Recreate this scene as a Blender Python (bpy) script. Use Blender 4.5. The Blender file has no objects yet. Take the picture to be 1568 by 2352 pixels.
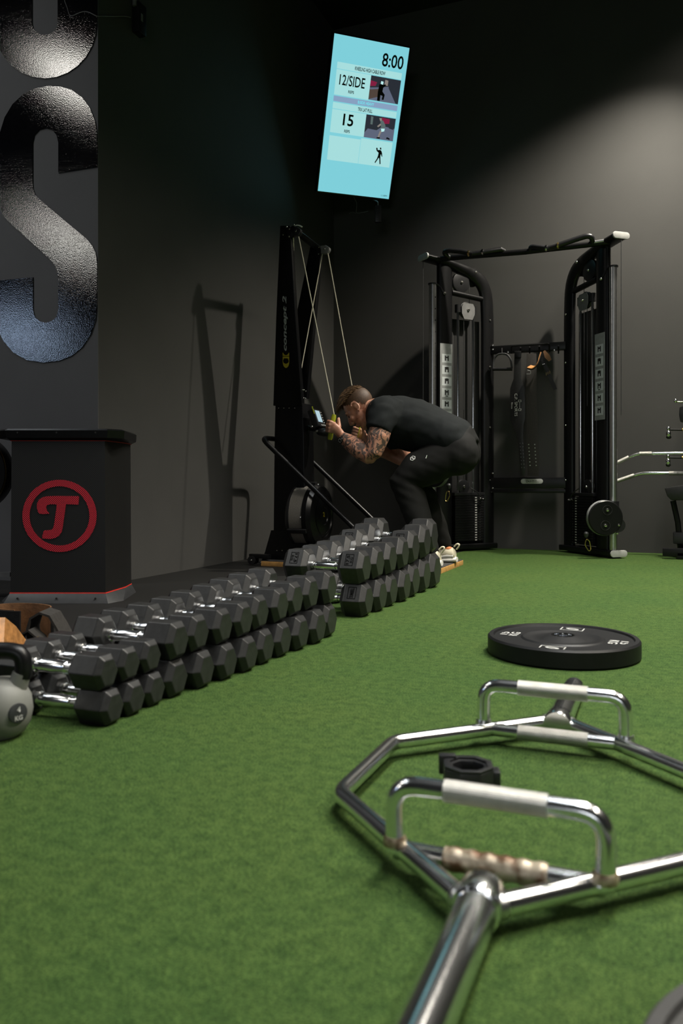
import bpy, bmesh, math, random
from mathutils import Vector, Matrix, noise
from mathutils.bvhtree import BVHTree

random.seed(7)
SC = bpy.context.scene
COL = SC.collection
PI = math.pi

# ---------------------------------------------------------------- camera
TH = math.radians(22.0)            # the camera looks 22 degrees to the left of the room's long axis
CAM_H = 0.52
FPX, CX, HY = 1829.0, 784.0, 1112.0
cam_d = bpy.data.cameras.new('camera')
cam = bpy.data.objects.new('camera', cam_d)
COL.objects.link(cam)
cam.location = (0, 0, CAM_H)
cam.rotation_euler = (PI / 2, 0, TH)
cam_d.sensor_width = 36.0
cam_d.lens = 28.0
cam_d.shift_y = -64.0 / 2352.0
cam_d.clip_start = 0.05
cam_d.dof.use_dof = True
cam_d.dof.focus_distance = 4.1
cam_d.dof.aperture_fstop = 4.0
SC.camera = cam

# ---------------------------------------------------------------- world, lights, exposure
SC.view_settings.view_transform = 'Standard'
SC.view_settings.look = 'None'
SC.view_settings.exposure = 0.0
SC.view_settings.gamma = 1.0
SC.view_settings.use_curve_mapping = False
W = bpy.data.worlds.new('world')
SC.world = W
W.use_nodes = True
W.node_tree.nodes['Background'].inputs[0].default_value = (0.6, 0.65, 0.7, 1)
W.node_tree.nodes['Background'].inputs[1].default_value = 0.008


def spot(name, loc, target, energy, deg, blend, radius, col):
    d = bpy.data.lights.new(name, 'SPOT')
    d.energy = energy; d.spot_size = math.radians(deg); d.spot_blend = blend
    d.shadow_soft_size = radius; d.color = col
    o = bpy.data.objects.new(name, d); COL.objects.link(o)
    o.location = loc
    o.rotation_euler = (Vector(target) - Vector(loc)).to_track_quat('-Z', 'Y').to_euler()
    return o


def area(name, loc, target, energy, sx, sy, col, spread=180):
    d = bpy.data.lights.new(name, 'AREA')
    d.energy = energy; d.shape = 'RECTANGLE'; d.size = sx; d.size_y = sy; d.color = col
    d.spread = math.radians(spread)
    o = bpy.data.objects.new(name, d); COL.objects.link(o)
    o.location = loc
    o.rotation_euler = (Vector(target) - Vector(loc)).to_track_quat('-Z', 'Y').to_euler()
    return o


WARM = (1.0, 0.93, 0.80)
NEUT = (1.0, 0.97, 0.92)
spot('ceiling_spot_back_wall', (0.36, 5.75, 4.2), (-1.1, 5.8, 0), 760, 86, 1.0, 0.05, WARM)
spot('ceiling_spot_middle', (0.55, 3.3, 4.25), (0.25, 3.1, 0), 520, 84, 0.85, 0.06, WARM)
spot('ceiling_spot_right', (2.6, 2.4, 4.25), (1.0, 2.2, 0), 420, 88, 0.8, 0.06, WARM)
area('ceiling_strip_right', (0.70, 3.0, 4.4), (0.70, 3.0, 0), 90, 0.16, 5.8, WARM, 120)
area('ceiling_strip_far_right', (2.8, 2.4, 4.4), (2.8, 2.4, 0), 60, 0.16, 5.0, WARM, 130)
area('ceiling_strip_left', (0.1, 2.4, 4.4), (0.1, 2.4, 0), 55, 0.16, 5.0, (0.88, 0.95, 1.0), 85)
area('front_chrome_fill', (1.2, -7.8, 1.9), (0.5, 6.0, 1.0), 50, 3.4, 1.4, (0.92, 0.96, 1.0))  # added light behind the camera for the chrome to mirror; no window known there
area('handle_reflection_fill', (-3.9, 0.9, 4.4), (-3.9, 0.9, 0), 24, 0.3, 3.6, (0.9, 0.96, 1.0), 100)  # added unseen strip light, placed so the chrome dumbbell handles mirror it
area('ceiling_panel_left', (-5.2, 0.45, 4.4), (-5.2, 0.45, 0), 36, 0.5, 0.8, (1.0, 0.96, 0.88))
area('ceiling_panel_far_left', (-8.6, -3.4, 4.4), (-8.6, -3.2, 0), 85, 0.8, 1.3, (1.0, 0.97, 0.9))
area('daylight_window', (-11.8, -5.55, 3.4), (-3.0, 3.2, 1.2), 36, 0.9, 0.7, (0.55, 0.72, 1.0))

# ---------------------------------------------------------------- picture-to-room helpers (used as a tape measure)
RGT = Vector((math.cos(TH), math.sin(TH), 0))
FWD = Vector((-math.sin(TH), math.cos(TH), 0))
EYE = Vector((0, 0, CAM_H))


def ray(px, py):
    return RGT * ((px - CX) / FPX) + FWD + Vector((0, 0, -(py - HY) / FPX))


def PZ(px, py, z=0.0):
    r = ray(px, py); return EYE + r * ((z - CAM_H) / r.z)


def PX(px, py, X):
    r = ray(px, py); return EYE + r * (X / r.x)


def PY(px, py, Y):
    r = ray(px, py); return EYE + r * (Y / r.y)


def PP(px, py, A, n):
    r = ray(px, py); n = Vector(n); return EYE + r * ((Vector(A) - EYE).dot(n) / r.dot(n))


# ---------------------------------------------------------------- materials
MATS = {}


def mat(name, col, rough=0.5, metal=0.0, var=0.12, scale=30.0, bump=0.0, bscale=None, coat=0.0, spec=None,
        emit=None, estr=0.0, sheen=0.0, detail=4.0, bdist=0.01):
    if name in MATS:
        return MATS[name]
    m = bpy.data.materials.new(name); m.use_nodes = True
    nt = m.node_tree; N = nt.nodes; L = nt.links
    b = N['Principled BSDF']
    tc = N.new('ShaderNodeTexCoord')
    nz = N.new('ShaderNodeTexNoise'); nz.inputs['Scale'].default_value = scale; nz.inputs['Detail'].default_value = detail
    L.new(tc.outputs['Object'], nz.inputs['Vector'])
    rp = N.new('ShaderNodeValToRGB')
    rp.color_ramp.elements[0].position = 0.3; rp.color_ramp.elements[1].position = 0.7
    rp.color_ramp.elements[0].color = tuple(max(0, c * (1 - var)) for c in col[:3]) + (1,)
    rp.color_ramp.elements[1].color = tuple(min(1, c * (1 + var)) for c in col[:3]) + (1,)
    L.new(nz.outputs['Fac'], rp.inputs['Fac'])
    L.new(rp.outputs['Color'], b.inputs['Base Color'])
    b.inputs['Roughness'].default_value = rough
    b.inputs['Metallic'].default_value = metal
    if spec is not None:
        b.inputs['Specular IOR Level'].default_value = spec
    if coat:
        b.inputs['Coat Weight'].default_value = coat; b.inputs['Coat Roughness'].default_value = 0.15
    if sheen:
        b.inputs['Sheen Weight'].default_value = sheen; b.inputs['Sheen Roughness'].default_value = 0.5
    if emit is not None:
        b.inputs['Emission Color'].default_value = tuple(emit) + (1,)
        b.inputs['Emission Strength'].default_value = estr
    if bump:
        nb = N.new('ShaderNodeTexNoise'); nb.inputs['Scale'].default_value = bscale or scale * 4
        nb.inputs['Detail'].default_value = 3
        L.new(tc.outputs['Object'], nb.inputs['Vector'])
        bp = N.new('ShaderNodeBump'); bp.inputs['Strength'].default_value = bump; bp.inputs['Distance'].default_value = bdist
        L.new(nb.outputs['Fac'], bp.inputs['Height']); L.new(bp.outputs['Normal'], b.inputs['Normal'])
    MATS[name] = m
    return m


def turf_mat():
    m = bpy.data.materials.new('turf'); m.use_nodes = True
    nt = m.node_tree; N = nt.nodes; L = nt.links; b = N['Principled BSDF']
    tc = N.new('ShaderNodeTexCoord')

    def nz(scale, detail=3, rough=0.6):
        n = N.new('ShaderNodeTexNoise'); n.inputs['Scale'].default_value = scale
        n.inputs['Detail'].default_value = detail; n.inputs['Roughness'].default_value = rough
        L.new(tc.outputs['Object'], n.inputs['Vector']); return n

    def ramp(src, c0, c1, p0=.3, p1=.7):
        r = N.new('ShaderNodeValToRGB'); r.color_ramp.elements[0].position = p0; r.color_ramp.elements[1].position = p1
        r.color_ramp.elements[0].color = c0 + (1,); r.color_ramp.elements[1].color = c1 + (1,)
        L.new(src, r.inputs['Fac']); return r
    fine = nz(330, 3, .75); clump = nz(42, 5, .7); big = nz(2.2, 3)
    r1 = ramp(fine.outputs['Fac'], (0.012, 0.044, 0.010), (0.168, 0.290, 0.076), .37, .63)
    r2 = ramp(clump.outputs['Fac'], (0.58, 0.64, 0.60), (1.12, 1.06, 1.0), .34, .64)
    r3 = ramp(big.outputs['Fac'], (0.88, 0.95, 0.95), (1.1, 1.04, 1.0))
    m1 = N.new('ShaderNodeMix'); m1.data_type = 'RGBA'; m1.blend_type = 'MULTIPLY'; m1.inputs[0].default_value = 1
    m2 = N.new('ShaderNodeMix'); m2.data_type = 'RGBA'; m2.blend_type = 'MULTIPLY'; m2.inputs[0].default_value = 1
    L.new(r1.outputs[0], m1.inputs[6]); L.new(r2.outputs[0], m1.inputs[7])
    L.new(m1.outputs[2], m2.inputs[6]); L.new(r3.outputs[0], m2.inputs[7])
    L.new(m2.outputs[2], b.inputs['Base Color'])
    b.inputs['Roughness'].default_value = 0.75
    b.inputs['Specular IOR Level'].default_value = 0.12
    bp = N.new('ShaderNodeBump'); bp.inputs['Strength'].default_value = 0.9; bp.inputs['Distance'].default_value = 0.012
    L.new(fine.outputs['Fac'], bp.inputs['Height'])
    bp2 = N.new('ShaderNodeBump'); bp2.inputs['Strength'].default_value = 0.5; bp2.inputs['Distance'].default_value = 0.02
    L.new(clump.outputs['Fac'], bp2.inputs['Height']); L.new(bp.outputs['Normal'], bp2.inputs['Normal'])
    L.new(bp2.outputs['Normal'], b.inputs['Normal'])
    return m


def grille_mat(name, col, col_hole, rough):
    """punched metal sheet: a regular pattern of small dark holes"""
    m = bpy.data.materials.new(name); m.use_nodes = True
    nt = m.node_tree; N = nt.nodes; L = nt.links; b = N['Principled BSDF']
    tc = N.new('ShaderNodeTexCoord')
    sep = N.new('ShaderNodeSeparateXYZ'); L.new(tc.outputs['Object'], sep.inputs[0])
    ad = N.new('ShaderNodeMath'); ad.operation = 'ADD'; L.new(sep.outputs[0], ad.inputs[0]); L.new(sep.outputs[1], ad.inputs[1])
    cb = N.new('ShaderNodeCombineXYZ'); L.new(ad.outputs[0], cb.inputs[0]); L.new(sep.outputs[2], cb.inputs[1])
    mp = N.new('ShaderNodeMapping'); mp.inputs['Rotation'].default_value = (0, 0, PI / 4); L.new(cb.outputs[0], mp.inputs[0])
    vo = N.new('ShaderNodeTexVoronoi'); vo.voronoi_dimensions = '2D'; vo.inputs['Scale'].default_value = 155
    vo.inputs['Randomness'].default_value = 0.0
    L.new(mp.outputs[0], vo.inputs['Vector'])
    rp = N.new('ShaderNodeValToRGB'); rp.color_ramp.elements[0].position = 0.36; rp.color_ramp.elements[1].position = 0.46
    rp.color_ramp.elements[0].color = col_hole + (1,); rp.color_ramp.elements[1].color = col + (1,)
    L.new(vo.outputs['Distance'], rp.inputs['Fac']); L.new(rp.outputs[0], b.inputs['Base Color'])
    b.inputs['Roughness'].default_value = rough
    bp = N.new('ShaderNodeBump'); bp.inputs['Strength'].default_value = 0.6; bp.inputs['Distance'].default_value = 0.002
    L.new(rp.outputs[0], bp.inputs['Height']); L.new(bp.outputs['Normal'], b.inputs['Normal'])
    return m


def knurl_mat():
    m = bpy.data.materials.new('knurled_chrome'); m.use_nodes = True
    nt = m.node_tree; N = nt.nodes; L = nt.links; b = N['Principled BSDF']
    tc = N.new('ShaderNodeTexCoord')
    vo = N.new('ShaderNodeTexVoronoi'); vo.inputs['Scale'].default_value = 420; vo.inputs['Randomness'].default_value = 0.25
    L.new(tc.outputs['Object'], vo.inputs['Vector'])
    nz = N.new('ShaderNodeTexNoise'); nz.inputs['Scale'].default_value = 45; L.new(tc.outputs['Object'], nz.inputs['Vector'])
    rp = N.new('ShaderNodeValToRGB'); rp.color_ramp.elements[0].color = (0.34, 0.33, 0.30, 1); rp.color_ramp.elements[1].color = (0.60, 0.59, 0.56, 1)
    L.new(nz.outputs['Fac'], rp.inputs['Fac']); L.new(rp.outputs[0], b.inputs['Base Color'])
    b.inputs['Metallic'].default_value = 0.9; b.inputs['Roughness'].default_value = 0.45
    bp = N.new('ShaderNodeBump'); bp.inputs['Strength'].default_value = 0.7; bp.inputs['Distance'].default_value = 0.002
    L.new(vo.outputs['Distance'], bp.inputs['Height']); L.new(bp.outputs['Normal'], b.inputs['Normal'])
    return m


def rust_mat(name, base, metal):
    m = bpy.data.materials.new(name); m.use_nodes = True
    nt = m.node_tree; N = nt.nodes; L = nt.links; b = N['Principled BSDF']
    tc = N.new('ShaderNodeTexCoord')
    nz = N.new('ShaderNodeTexNoise'); nz.inputs['Scale'].default_value = 38; nz.inputs['Detail'].default_value = 5
    L.new(tc.outputs['Object'], nz.inputs['Vector'])
    rp = N.new('ShaderNodeValToRGB')
    rp.color_ramp.elements[0].position = 0.40; rp.color_ramp.elements[0].color = (0.16, 0.085, 0.045, 1)
    rp.color_ramp.elements[1].position = 0.58; rp.color_ramp.elements[1].color = base + (1,)
    L.new(nz.outputs['Fac'], rp.inputs['Fac']); L.new(rp.outputs[0], b.inputs['Base Color'])
    b.inputs['Metallic'].default_value = metal; b.inputs['Roughness'].default_value = 0.45
    return m


def skin_mat():
    m = bpy.data.materials.new('skin'); m.use_nodes = True
    nt = m.node_tree; N = nt.nodes; L = nt.links; b = N['Principled BSDF']
    tc = N.new('ShaderNodeTexCoord')
    nz = N.new('ShaderNodeTexNoise'); nz.inputs['Scale'].default_value = 22; nz.inputs['Detail'].default_value = 4
    L.new(tc.outputs['Object'], nz.inputs['Vector'])
    rp = N.new('ShaderNodeValToRGB')
    rp.color_ramp.elements[0].color = (0.40, 0.17, 0.105, 1); rp.color_ramp.elements[1].color = (0.60, 0.32, 0.215, 1)
    rp.color_ramp.elements[0].position = 0.3; rp.color_ramp.elements[1].position = 0.7
    L.new(nz.outputs['Fac'], rp.inputs['Fac'])
    # tattoo ink: flowing bands and shading, only where the 'ink' attribute is set
    at = N.new('ShaderNodeAttribute'); at.attribute_name = 'ink'
    warp = N.new('ShaderNodeTexNoise'); warp.inputs['Scale'].default_value = 11; warp.inputs['Detail'].default_value = 2
    L.new(tc.outputs['Object'], warp.inputs['Vector'])
    mx = N.new('ShaderNodeMix'); mx.data_type = 'VECTOR'; mx.inputs[0].default_value = 0.16
    L.new(tc.outputs['Object'], mx.inputs[4]); L.new(warp.outputs['Color'], mx.inputs[5])
    wv = N.new('ShaderNodeTexWave'); wv.inputs['Scale'].default_value = 11; wv.inputs['Distortion'].default_value = 9
    wv.inputs['Detail'].default_value = 3; wv.inputs['Detail Scale'].default_value = 2.5
    L.new(mx.outputs[1], wv.inputs['Vector'])
    sh = N.new('ShaderNodeTexNoise'); sh.inputs['Scale'].default_value = 27; sh.inputs['Detail'].default_value = 5
    L.new(mx.outputs[1], sh.inputs['Vector'])
    a1 = N.new('ShaderNodeMath'); a1.operation = 'MULTIPLY_ADD'; a1.inputs[1].default_value = 0.55; L.new(wv.outputs['Fac'], a1.inputs[0]); L.new(sh.outputs['Fac'], a1.inputs[2])
    r2 = N.new('ShaderNodeValToRGB'); r2.color_ramp.elements[0].position = 0.72; r2.color_ramp.elements[0].color = (1, 1, 1, 1)
    r2.color_ramp.elements[1].position = 0.93; r2.color_ramp.elements[1].color = (0, 0, 0, 1)
    L.new(a1.outputs[0], r2.inputs['Fac'])
    mu = N.new('ShaderNodeMath'); mu.operation = 'MULTIPLY'; L.new(r2.outputs[0], mu.inputs[0]); L.new(at.outputs['Fac'], mu.inputs[1])
    mu2 = N.new('ShaderNodeMath'); mu2.operation = 'MULTIPLY'; L.new(mu.outputs[0], mu2.inputs[0]); mu2.inputs[1].default_value = 0.88
    mc = N.new('ShaderNodeMix'); mc.data_type = 'RGBA'
    L.new(mu2.outputs[0], mc.inputs[0]); L.new(rp.outputs[0], mc.inputs[6]); mc.inputs[7].default_value = (0.035, 0.04, 0.042, 1)
    L.new(mc.outputs[2], b.inputs['Base Color'])
    b.inputs['Roughness'].default_value = 0.42
    b.inputs['Subsurface Weight'].default_value = 0.06
    b.inputs['Subsurface Radius'].default_value = (0.01, 0.004, 0.002)
    return m


M = {}
M['wall'] = mat('charcoal_wall_paint', (0.050, 0.049, 0.046), 0.72, var=0.06, scale=3, bump=0.05, bscale=260)
M['wall_sign'] = mat('grey_sign_wall_paint', (0.085, 0.085, 0.09), 0.7, var=0.05, scale=3, bump=0.05, bscale=260)
M['ceiling'] = mat('black_ceiling_paint', (0.006, 0.006, 0.006), 0.9, var=0.1)
M['rubber_floor'] = mat('black_rubber_floor', (0.010, 0.0097, 0.009), 0.65, var=0.25, scale=160, spec=0.25, bump=0.15, bscale=500)
M['turf'] = turf_mat()
M['chrome'] = mat('chrome', (0.78, 0.79, 0.80), 0.13, 1.0, var=0.06, scale=20)
M['chrome_bar'] = mat('bright_polished_steel', (0.88, 0.89, 0.90), 0.19, 1.0, var=0.05, scale=20)
M['chrome_sat'] = mat('satin_steel', (0.62, 0.62, 0.62), 0.3, 1.0, var=0.08, scale=40)
M['knurl'] = knurl_mat()
M['rust'] = rust_mat('rusty_knurled_grip', (0.55, 0.47, 0.36), 0.45)
M['weld'] = rust_mat('rusty_weld', (0.66, 0.56, 0.40), 0.6)
M['rubber'] = mat('black_rubber', (0.019, 0.019, 0.019), 0.36, var=0.25, scale=55, bump=0.05, bscale=300)
M['rubber_plate'] = mat('black_plate_rubber', (0.006, 0.006, 0.0065), 0.5, var=0.2, scale=40, spec=0.3)
M['mark_dark'] = mat('recessed_marking', (0.002, 0.002, 0.002), 0.8, spec=0.1)
M['pale_print'] = mat('pale_grey_print', (0.42, 0.42, 0.40), 0.6)
M['iron_grey'] = mat('grey_kettlebell_enamel', (0.20, 0.20, 0.18), 0.55, var=0.1, scale=25)
M['black_gloss'] = mat('black_powder_coat', (0.0035, 0.0035, 0.004), 0.3, var=0.2, scale=60, spec=0.35)
M['black_satin'] = mat('black_satin_steel', (0.0045, 0.0045, 0.005), 0.36, var=0.2, scale=60, spec=0.35)
M['black_plastic'] = mat('black_plastic', (0.011, 0.011, 0.012), 0.36, var=0.2, scale=40)
M['black_matte'] = mat('black_matte', (0.007, 0.007, 0.007), 0.7)
M['grey_plastic'] = mat('grey_plastic', (0.16, 0.16, 0.16), 0.5)
M['silver_cap'] = mat('silver_end_cap', (0.52, 0.52, 0.50), 0.45, 0.2)
M['placard'] = mat('grey_placard', (0.25, 0.26, 0.26), 0.6)
M['placard_white'] = mat('white_placard_panel', (0.50, 0.53, 0.54), 0.6, var=0.04)
M['ink_black'] = mat('black_ink', (0.01, 0.01, 0.01), 0.6)
M['bolt'] = mat('zinc_bolt', (0.75, 0.74, 0.70), 0.22, 1.0)
M['brass'] = mat('brass', (0.75, 0.55, 0.22), 0.25, 1.0)
M['gloss_letter'] = mat('gloss_black_vinyl', (0.003, 0.003, 0.004), 0.06, var=0.2, scale=60, bump=0.5, bscale=170, bdist=0.0008)
M['plywood'] = mat('plywood_edge', (0.50, 0.27, 0.085), 0.5, var=0.25, scale=35)
M['grip_tape'] = mat('black_grip_tape', (0.035, 0.034, 0.034), 0.8, var=0.3, scale=300)
M['alu_mesh'] = mat('perforated_aluminium', (0.32, 0.30, 0.27), 0.42, 0.7, var=0.15, scale=200)
M['yellow_print'] = mat('yellow_print', (0.42, 0.34, 0.015), 0.55)
M['grey_print'] = mat('silver_print', (0.36, 0.39, 0.39), 0.5)
M['handle_yellow'] = mat('lime_handle_plastic', (0.36, 0.40, 0.02), 0.45)
M['rope'] = mat('pale_cord', (0.62, 0.58, 0.45), 0.7, var=0.2, scale=400)
M['lcd'] = mat('lcd_glass', (0.30, 0.42, 0.50), 0.3, emit=(0.42, 0.62, 0.76), estr=0.35)
M['leather_tan'] = mat('tan_leather', (0.44, 0.20, 0.06), 0.55, var=0.35, scale=45, bump=0.1)
M['leather_brown'] = mat('brown_suede', (0.19, 0.092, 0.04), 0.55, var=0.3, scale=40, bump=0.1)
M['leather_black'] = mat('black_leather', (0.010, 0.010, 0.010), 0.4, var=0.3, scale=60, bump=0.1)
M['leather_dark'] = mat('dark_suede', (0.024, 0.021, 0.018), 0.8, var=0.3, scale=90)
M['shirt'] = mat('black_cotton', (0.0125, 0.0145, 0.015), 0.9, var=0.15, scale=200, spec=0.15, bump=0.05, bscale=900)
M['trouser'] = mat('black_jersey', (0.008, 0.008, 0.0075), 0.8, var=0.15, scale=200, spec=0.2)
M['shoe_cream'] = mat('cream_mesh', (0.58, 0.53, 0.40), 0.75, var=0.1, scale=200, bump=0.1, bscale=900)
M['shoe_white'] = mat('white_foam', (0.68, 0.66, 0.62), 0.55, var=0.05)
M['shoe_liner'] = mat('orange_liner', (0.55, 0.18, 0.06), 0.7)
M['skin'] = skin_mat()
M['hair'] = mat('brown_hair', (0.125, 0.068, 0.029), 0.5, var=0.6, scale=70)
M['hair_short'] = mat('light_brown_stubble_hair', (0.072, 0.038, 0.018), 0.6, var=0.35, scale=130)
M['eye'] = mat('eye_dark', (0.05, 0.03, 0.02), 0.2)
M['white_print'] = mat('white_print', (0.6, 0.6, 0.58), 0.6)
M['red_strip'] = mat('red_strip', (0.55, 0.03, 0.02), 0.45)
M['speaker_cap_low'] = mat('dark_grey_bumper', (0.032, 0.033, 0.035), 0.45)
M['grille'] = grille_mat('black_punched_grille', (0.013, 0.013, 0.0125), (0.0012, 0.0012, 0.0012), 0.5)
M['grille_red'] = grille_mat('red_punched_grille', (0.85, 0.020, 0.05), (0.04, 0.002, 0.004), 0.5)
M['grey_rubber'] = mat('grey_plate_rubber', (0.022, 0.021, 0.02), 0.6)
# the television is a lamp of its own
M['tv_bg'] = mat('tv_cyan', (0.02, 0.02, 0.02), 0.3, emit=(0.21, 0.62, 0.70), estr=1.0)
M['tv_pale'] = mat('tv_pale_panel', (0.02, 0.02, 0.02), 0.3, emit=(0.38, 0.72, 0.72), estr=1.0)
M['tv_lilac'] = mat('tv_lilac_band', (0.02, 0.02, 0.02), 0.3, emit=(0.24, 0.35, 0.52), estr=1.0)
M['tv_cyan_text'] = mat('tv_bright_cyan', (0.02, 0.02, 0.02), 0.3, emit=(0.16, 0.75, 0.85), estr=1.0)
M['tv_ink'] = mat('tv_black', (0.002, 0.006, 0.01), 0.4)
M['tv_pic_floor'] = mat('tv_picture_floor', (0.01, 0.01, 0.01), 0.4, emit=(0.11, 0.13, 0.19), estr=1.0)
M['tv_pic_wall'] = mat('tv_picture_wall', (0.01, 0.01, 0.01), 0.4, emit=(0.022, 0.026, 0.036), estr=1.0)
M['tv_pic_red'] = mat('tv_picture_red', (0.01, 0.01, 0.01), 0.4, emit=(0.22, 0.012, 0.05), estr=1.0)
M['tv_pic_wood'] = mat('tv_picture_wood', (0.01, 0.01, 0.01), 0.4, emit=(0.08, 0.055, 0.045), estr=1.0)
M['tv_pic_white'] = mat('tv_picture_white', (0.01, 0.01, 0.01), 0.4, emit=(0.5, 0.85, 0.85), estr=1.0)
M['tv_pic_skin'] = mat('tv_picture_skin', (0.01, 0.01, 0.01), 0.4, emit=(0.25, 0.22, 0.2), estr=1.0)
M['tv_pic_shirt'] = mat('tv_picture_shirt', (0.01, 0.01, 0.01), 0.4, emit=(0.10, 0.14, 0.14), estr=1.0)


# ---------------------------------------------------------------- mesh helpers
ORG = {}


def frame(d):
    d = Vector(d).normalized()
    up = Vector((0, 0, 1)) if abs(d.z) < 0.95 else Vector((1, 0, 0))
    a = d.cross(up).normalized(); b = a.cross(d).normalized()
    return a, b


def fillet(pts, r, n=5, closed=False):
    pts = [Vector(p) for p in pts]; out = []
    m = len(pts)
    for i, p in enumerate(pts):
        if not closed and (i == 0 or i == m - 1):
            out.append(p); continue
        a = pts[i - 1]; c = pts[(i + 1) % m]
        ra = min(r, (a - p).length * 0.48); rc = min(r, (c - p).length * 0.48)
        s = p + (a - p).normalized() * ra; e = p + (c - p).normalized() * rc
        for k in range(n + 1):
            t = k / n
            out.append(s * (1 - t) ** 2 + p * 2 * t * (1 - t) + e * t * t)
    return out


class MB:
    def __init__(self):
        self.v = []; self.f = []

    def add(self, vs, fs):
        o = len(self.v)
        self.v += [Vector(x) for x in vs]
        self.f += [tuple(i + o for i in f) for f in fs]
        return self

    def box(self, c, s, R=None):
        c = Vector(c); hx, hy, hz = s[0] / 2, s[1] / 2, s[2] / 2
        vs = [Vector((x, y, z)) for z in (-hz, hz) for y in (-hy, hy) for x in (-hx, hx)]
        if R is not None:
            vs = [R @ v for v in vs]
        return self.add([c + v for v in vs], [(0, 2, 3, 1), (4, 5, 7, 6), (0, 1, 5, 4), (2, 6, 7, 3), (0, 4, 6, 2), (1, 3, 7, 5)])

    def box2(self, a, b):
        a = Vector(a); b = Vector(b)
        return self.box((a + b) / 2, [abs(b[i] - a[i]) for i in range(3)])

    def loft(self, rings, caps=True, closed=False):
        n = len(rings[0]); vs = []; fs = []
        for r in rings:
            vs += [Vector(p) for p in r]
        R = len(rings)
        for i in range(R if closed else R - 1):
            a = i * n; b = ((i + 1) % R) * n
            for k in range(n):
                k2 = (k + 1) % n
                fs.append((a + k, a + k2, b + k2, b + k))
        if caps and not closed:
            fs.append(tuple(range(n - 1, -1, -1)))
            fs.append(tuple((R - 1) * n + k for k in range(n)))
        return self.add(vs, fs)

    def tube(self, pts, r, n=12, caps=True, rb=None, up=None, closed=False):
        """sweep; r number or list; rb second radius (ellipse) along 'up'"""
        pts = [Vector(p) for p in pts]; m = len(pts)
        rs = r if isinstance(r, (list, tuple)) else [r] * m
        rbs = rs if rb is None else (rb if isinstance(rb, (list, tuple)) else [rb] * m)
        rings = []; a = None
        for i in range(m):
            if closed:
                d = pts[(i + 1) % m] - pts[i - 1]
            else:
                d = pts[min(i + 1, m - 1)] - pts[max(i - 1, 0)]
            d.normalize()
            if up is not None:
                u_ = Vector(up); b = (u_ - d * u_.dot(d)).normalized(); a = d.cross(b).normalized()
            elif a is None:
                a, b = frame(d)
            else:
                a = (a - d * a.dot(d)).normalized(); b = d.cross(a).normalized()
            if up is None:
                b = d.cross(a).normalized()
            rings.append([pts[i] + a * (math.cos(2 * PI * k / n) * rs[i]) + b * (math.sin(2 * PI * k / n) * rbs[i]) for k in range(n)])
        return self.loft(rings, caps, closed)

    def cyl(self, p0, p1, r0, r1=None, n=16):
        p0 = Vector(p0); p1 = Vector(p1)
        a, b = frame(p1 - p0); r1 = r0 if r1 is None else r1
        rg = lambda p, r: [p + a * (math.cos(2 * PI * k / n) * r) + b * (math.sin(2 * PI * k / n) * r) for k in range(n)]
        return self.loft([rg(p0, r0), rg(p1, r1)])

    def lathe(self, prof, o=(0, 0, 0), axis=(0, 0, 1), n=32, closed=False):
        """prof: list of (r, h) along axis"""
        o = Vector(o); ax = Vector(axis).normalized(); a, b = frame(ax)
        rings = [[o + ax * h + a * (math.cos(2 * PI * k / n) * max(r, 1e-5)) + b * (math.sin(2 * PI * k / n) * max(r, 1e-5)) for k in range(n)] for r, h in prof]
        return self.loft(rings, not closed, closed)

    def prism(self, poly, off):
        """poly: list of 3D points; off: extrusion vector"""
        off = Vector(off); n = len(poly); poly = [Vector(p) for p in poly]
        vs = poly + [p + off for p in poly]
        fs = [tuple(range(n - 1, -1, -1)), tuple(range(n, 2 * n))] + [(i, (i + 1) % n, n + (i + 1) % n, n + i) for i in range(n)]
        return self.add(vs, fs)

    def ring_prism(self, outer, inner, off):
        off = Vector(off); n = len(outer)
        o = [Vector(p) for p in outer]; i_ = [Vector(p) for p in inner]
        vs = o + i_ + [p + off for p in o] + [p + off for p in i_]
        fs = []
        for k in range(n):
            q = (k + 1) % n
            fs += [(k, q, n + q, n + k), (2 * n + k, 3 * n + k, 3 * n + q, 2 * n + q), (k, 2 * n + k, 2 * n + q, q), (n + k, n + q, 3 * n + q, 3 * n + k)]
        return self.add(vs, fs)

    def ell(self, c, r, ax=None, nu=16, nv=10):
        c = Vector(c)
        ax = ax or (Vector((1, 0, 0)), Vector((0, 1, 0)), Vector((0, 0, 1)))
        vs = [c + ax[2] * r[2]]; fs = []
        for j in range(1, nv):
            t = PI * j / nv
            for k in range(nu):
                p = 2 * PI * k / nu
                vs.append(c + ax[0] * (r[0] * math.sin(t) * math.cos(p)) + ax[1] * (r[1] * math.sin(t) * math.sin(p)) + ax[2] * (r[2] * math.cos(t)))
        vs.append(c - ax[2] * r[2])
        for k in range(nu):
            fs.append((0, 1 + k, 1 + (k + 1) % nu))
        for j in range(nv - 2):
            a = 1 + j * nu; b = a + nu
            for k in range(nu):
                q = (k + 1) % nu
                fs.append((a + k, b + k, b + q, a + q))
        a = 1 + (nv - 2) * nu; e = len(vs) - 1
        for k in range(nu):
            fs.append((a + k, e, a + (k + 1) % nu))
        return self.add(vs, fs)

    def ribbon(self, pts, widths, wdirs, thick, tdirs=None):
        """flat strap: centre points, half widths, width directions"""
        pts = [Vector(p) for p in pts]; rings = []; m = len(pts)
        for i, p in enumerate(pts):
            d = (pts[min(i + 1, m - 1)] - pts[max(i - 1, 0)]).normalized()
            w = Vector(wdirs[i] if isinstance(wdirs, list) else wdirs); w = (w - d * w.dot(d)).normalized()
            t = d.cross(w).normalized() * (thick / 2)
            hw = widths[i] if isinstance(widths, (list, tuple)) else widths
            rings.append([p + w * hw + t, p - w * hw + t, p - w * hw - t, p + w * hw - t])
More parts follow.
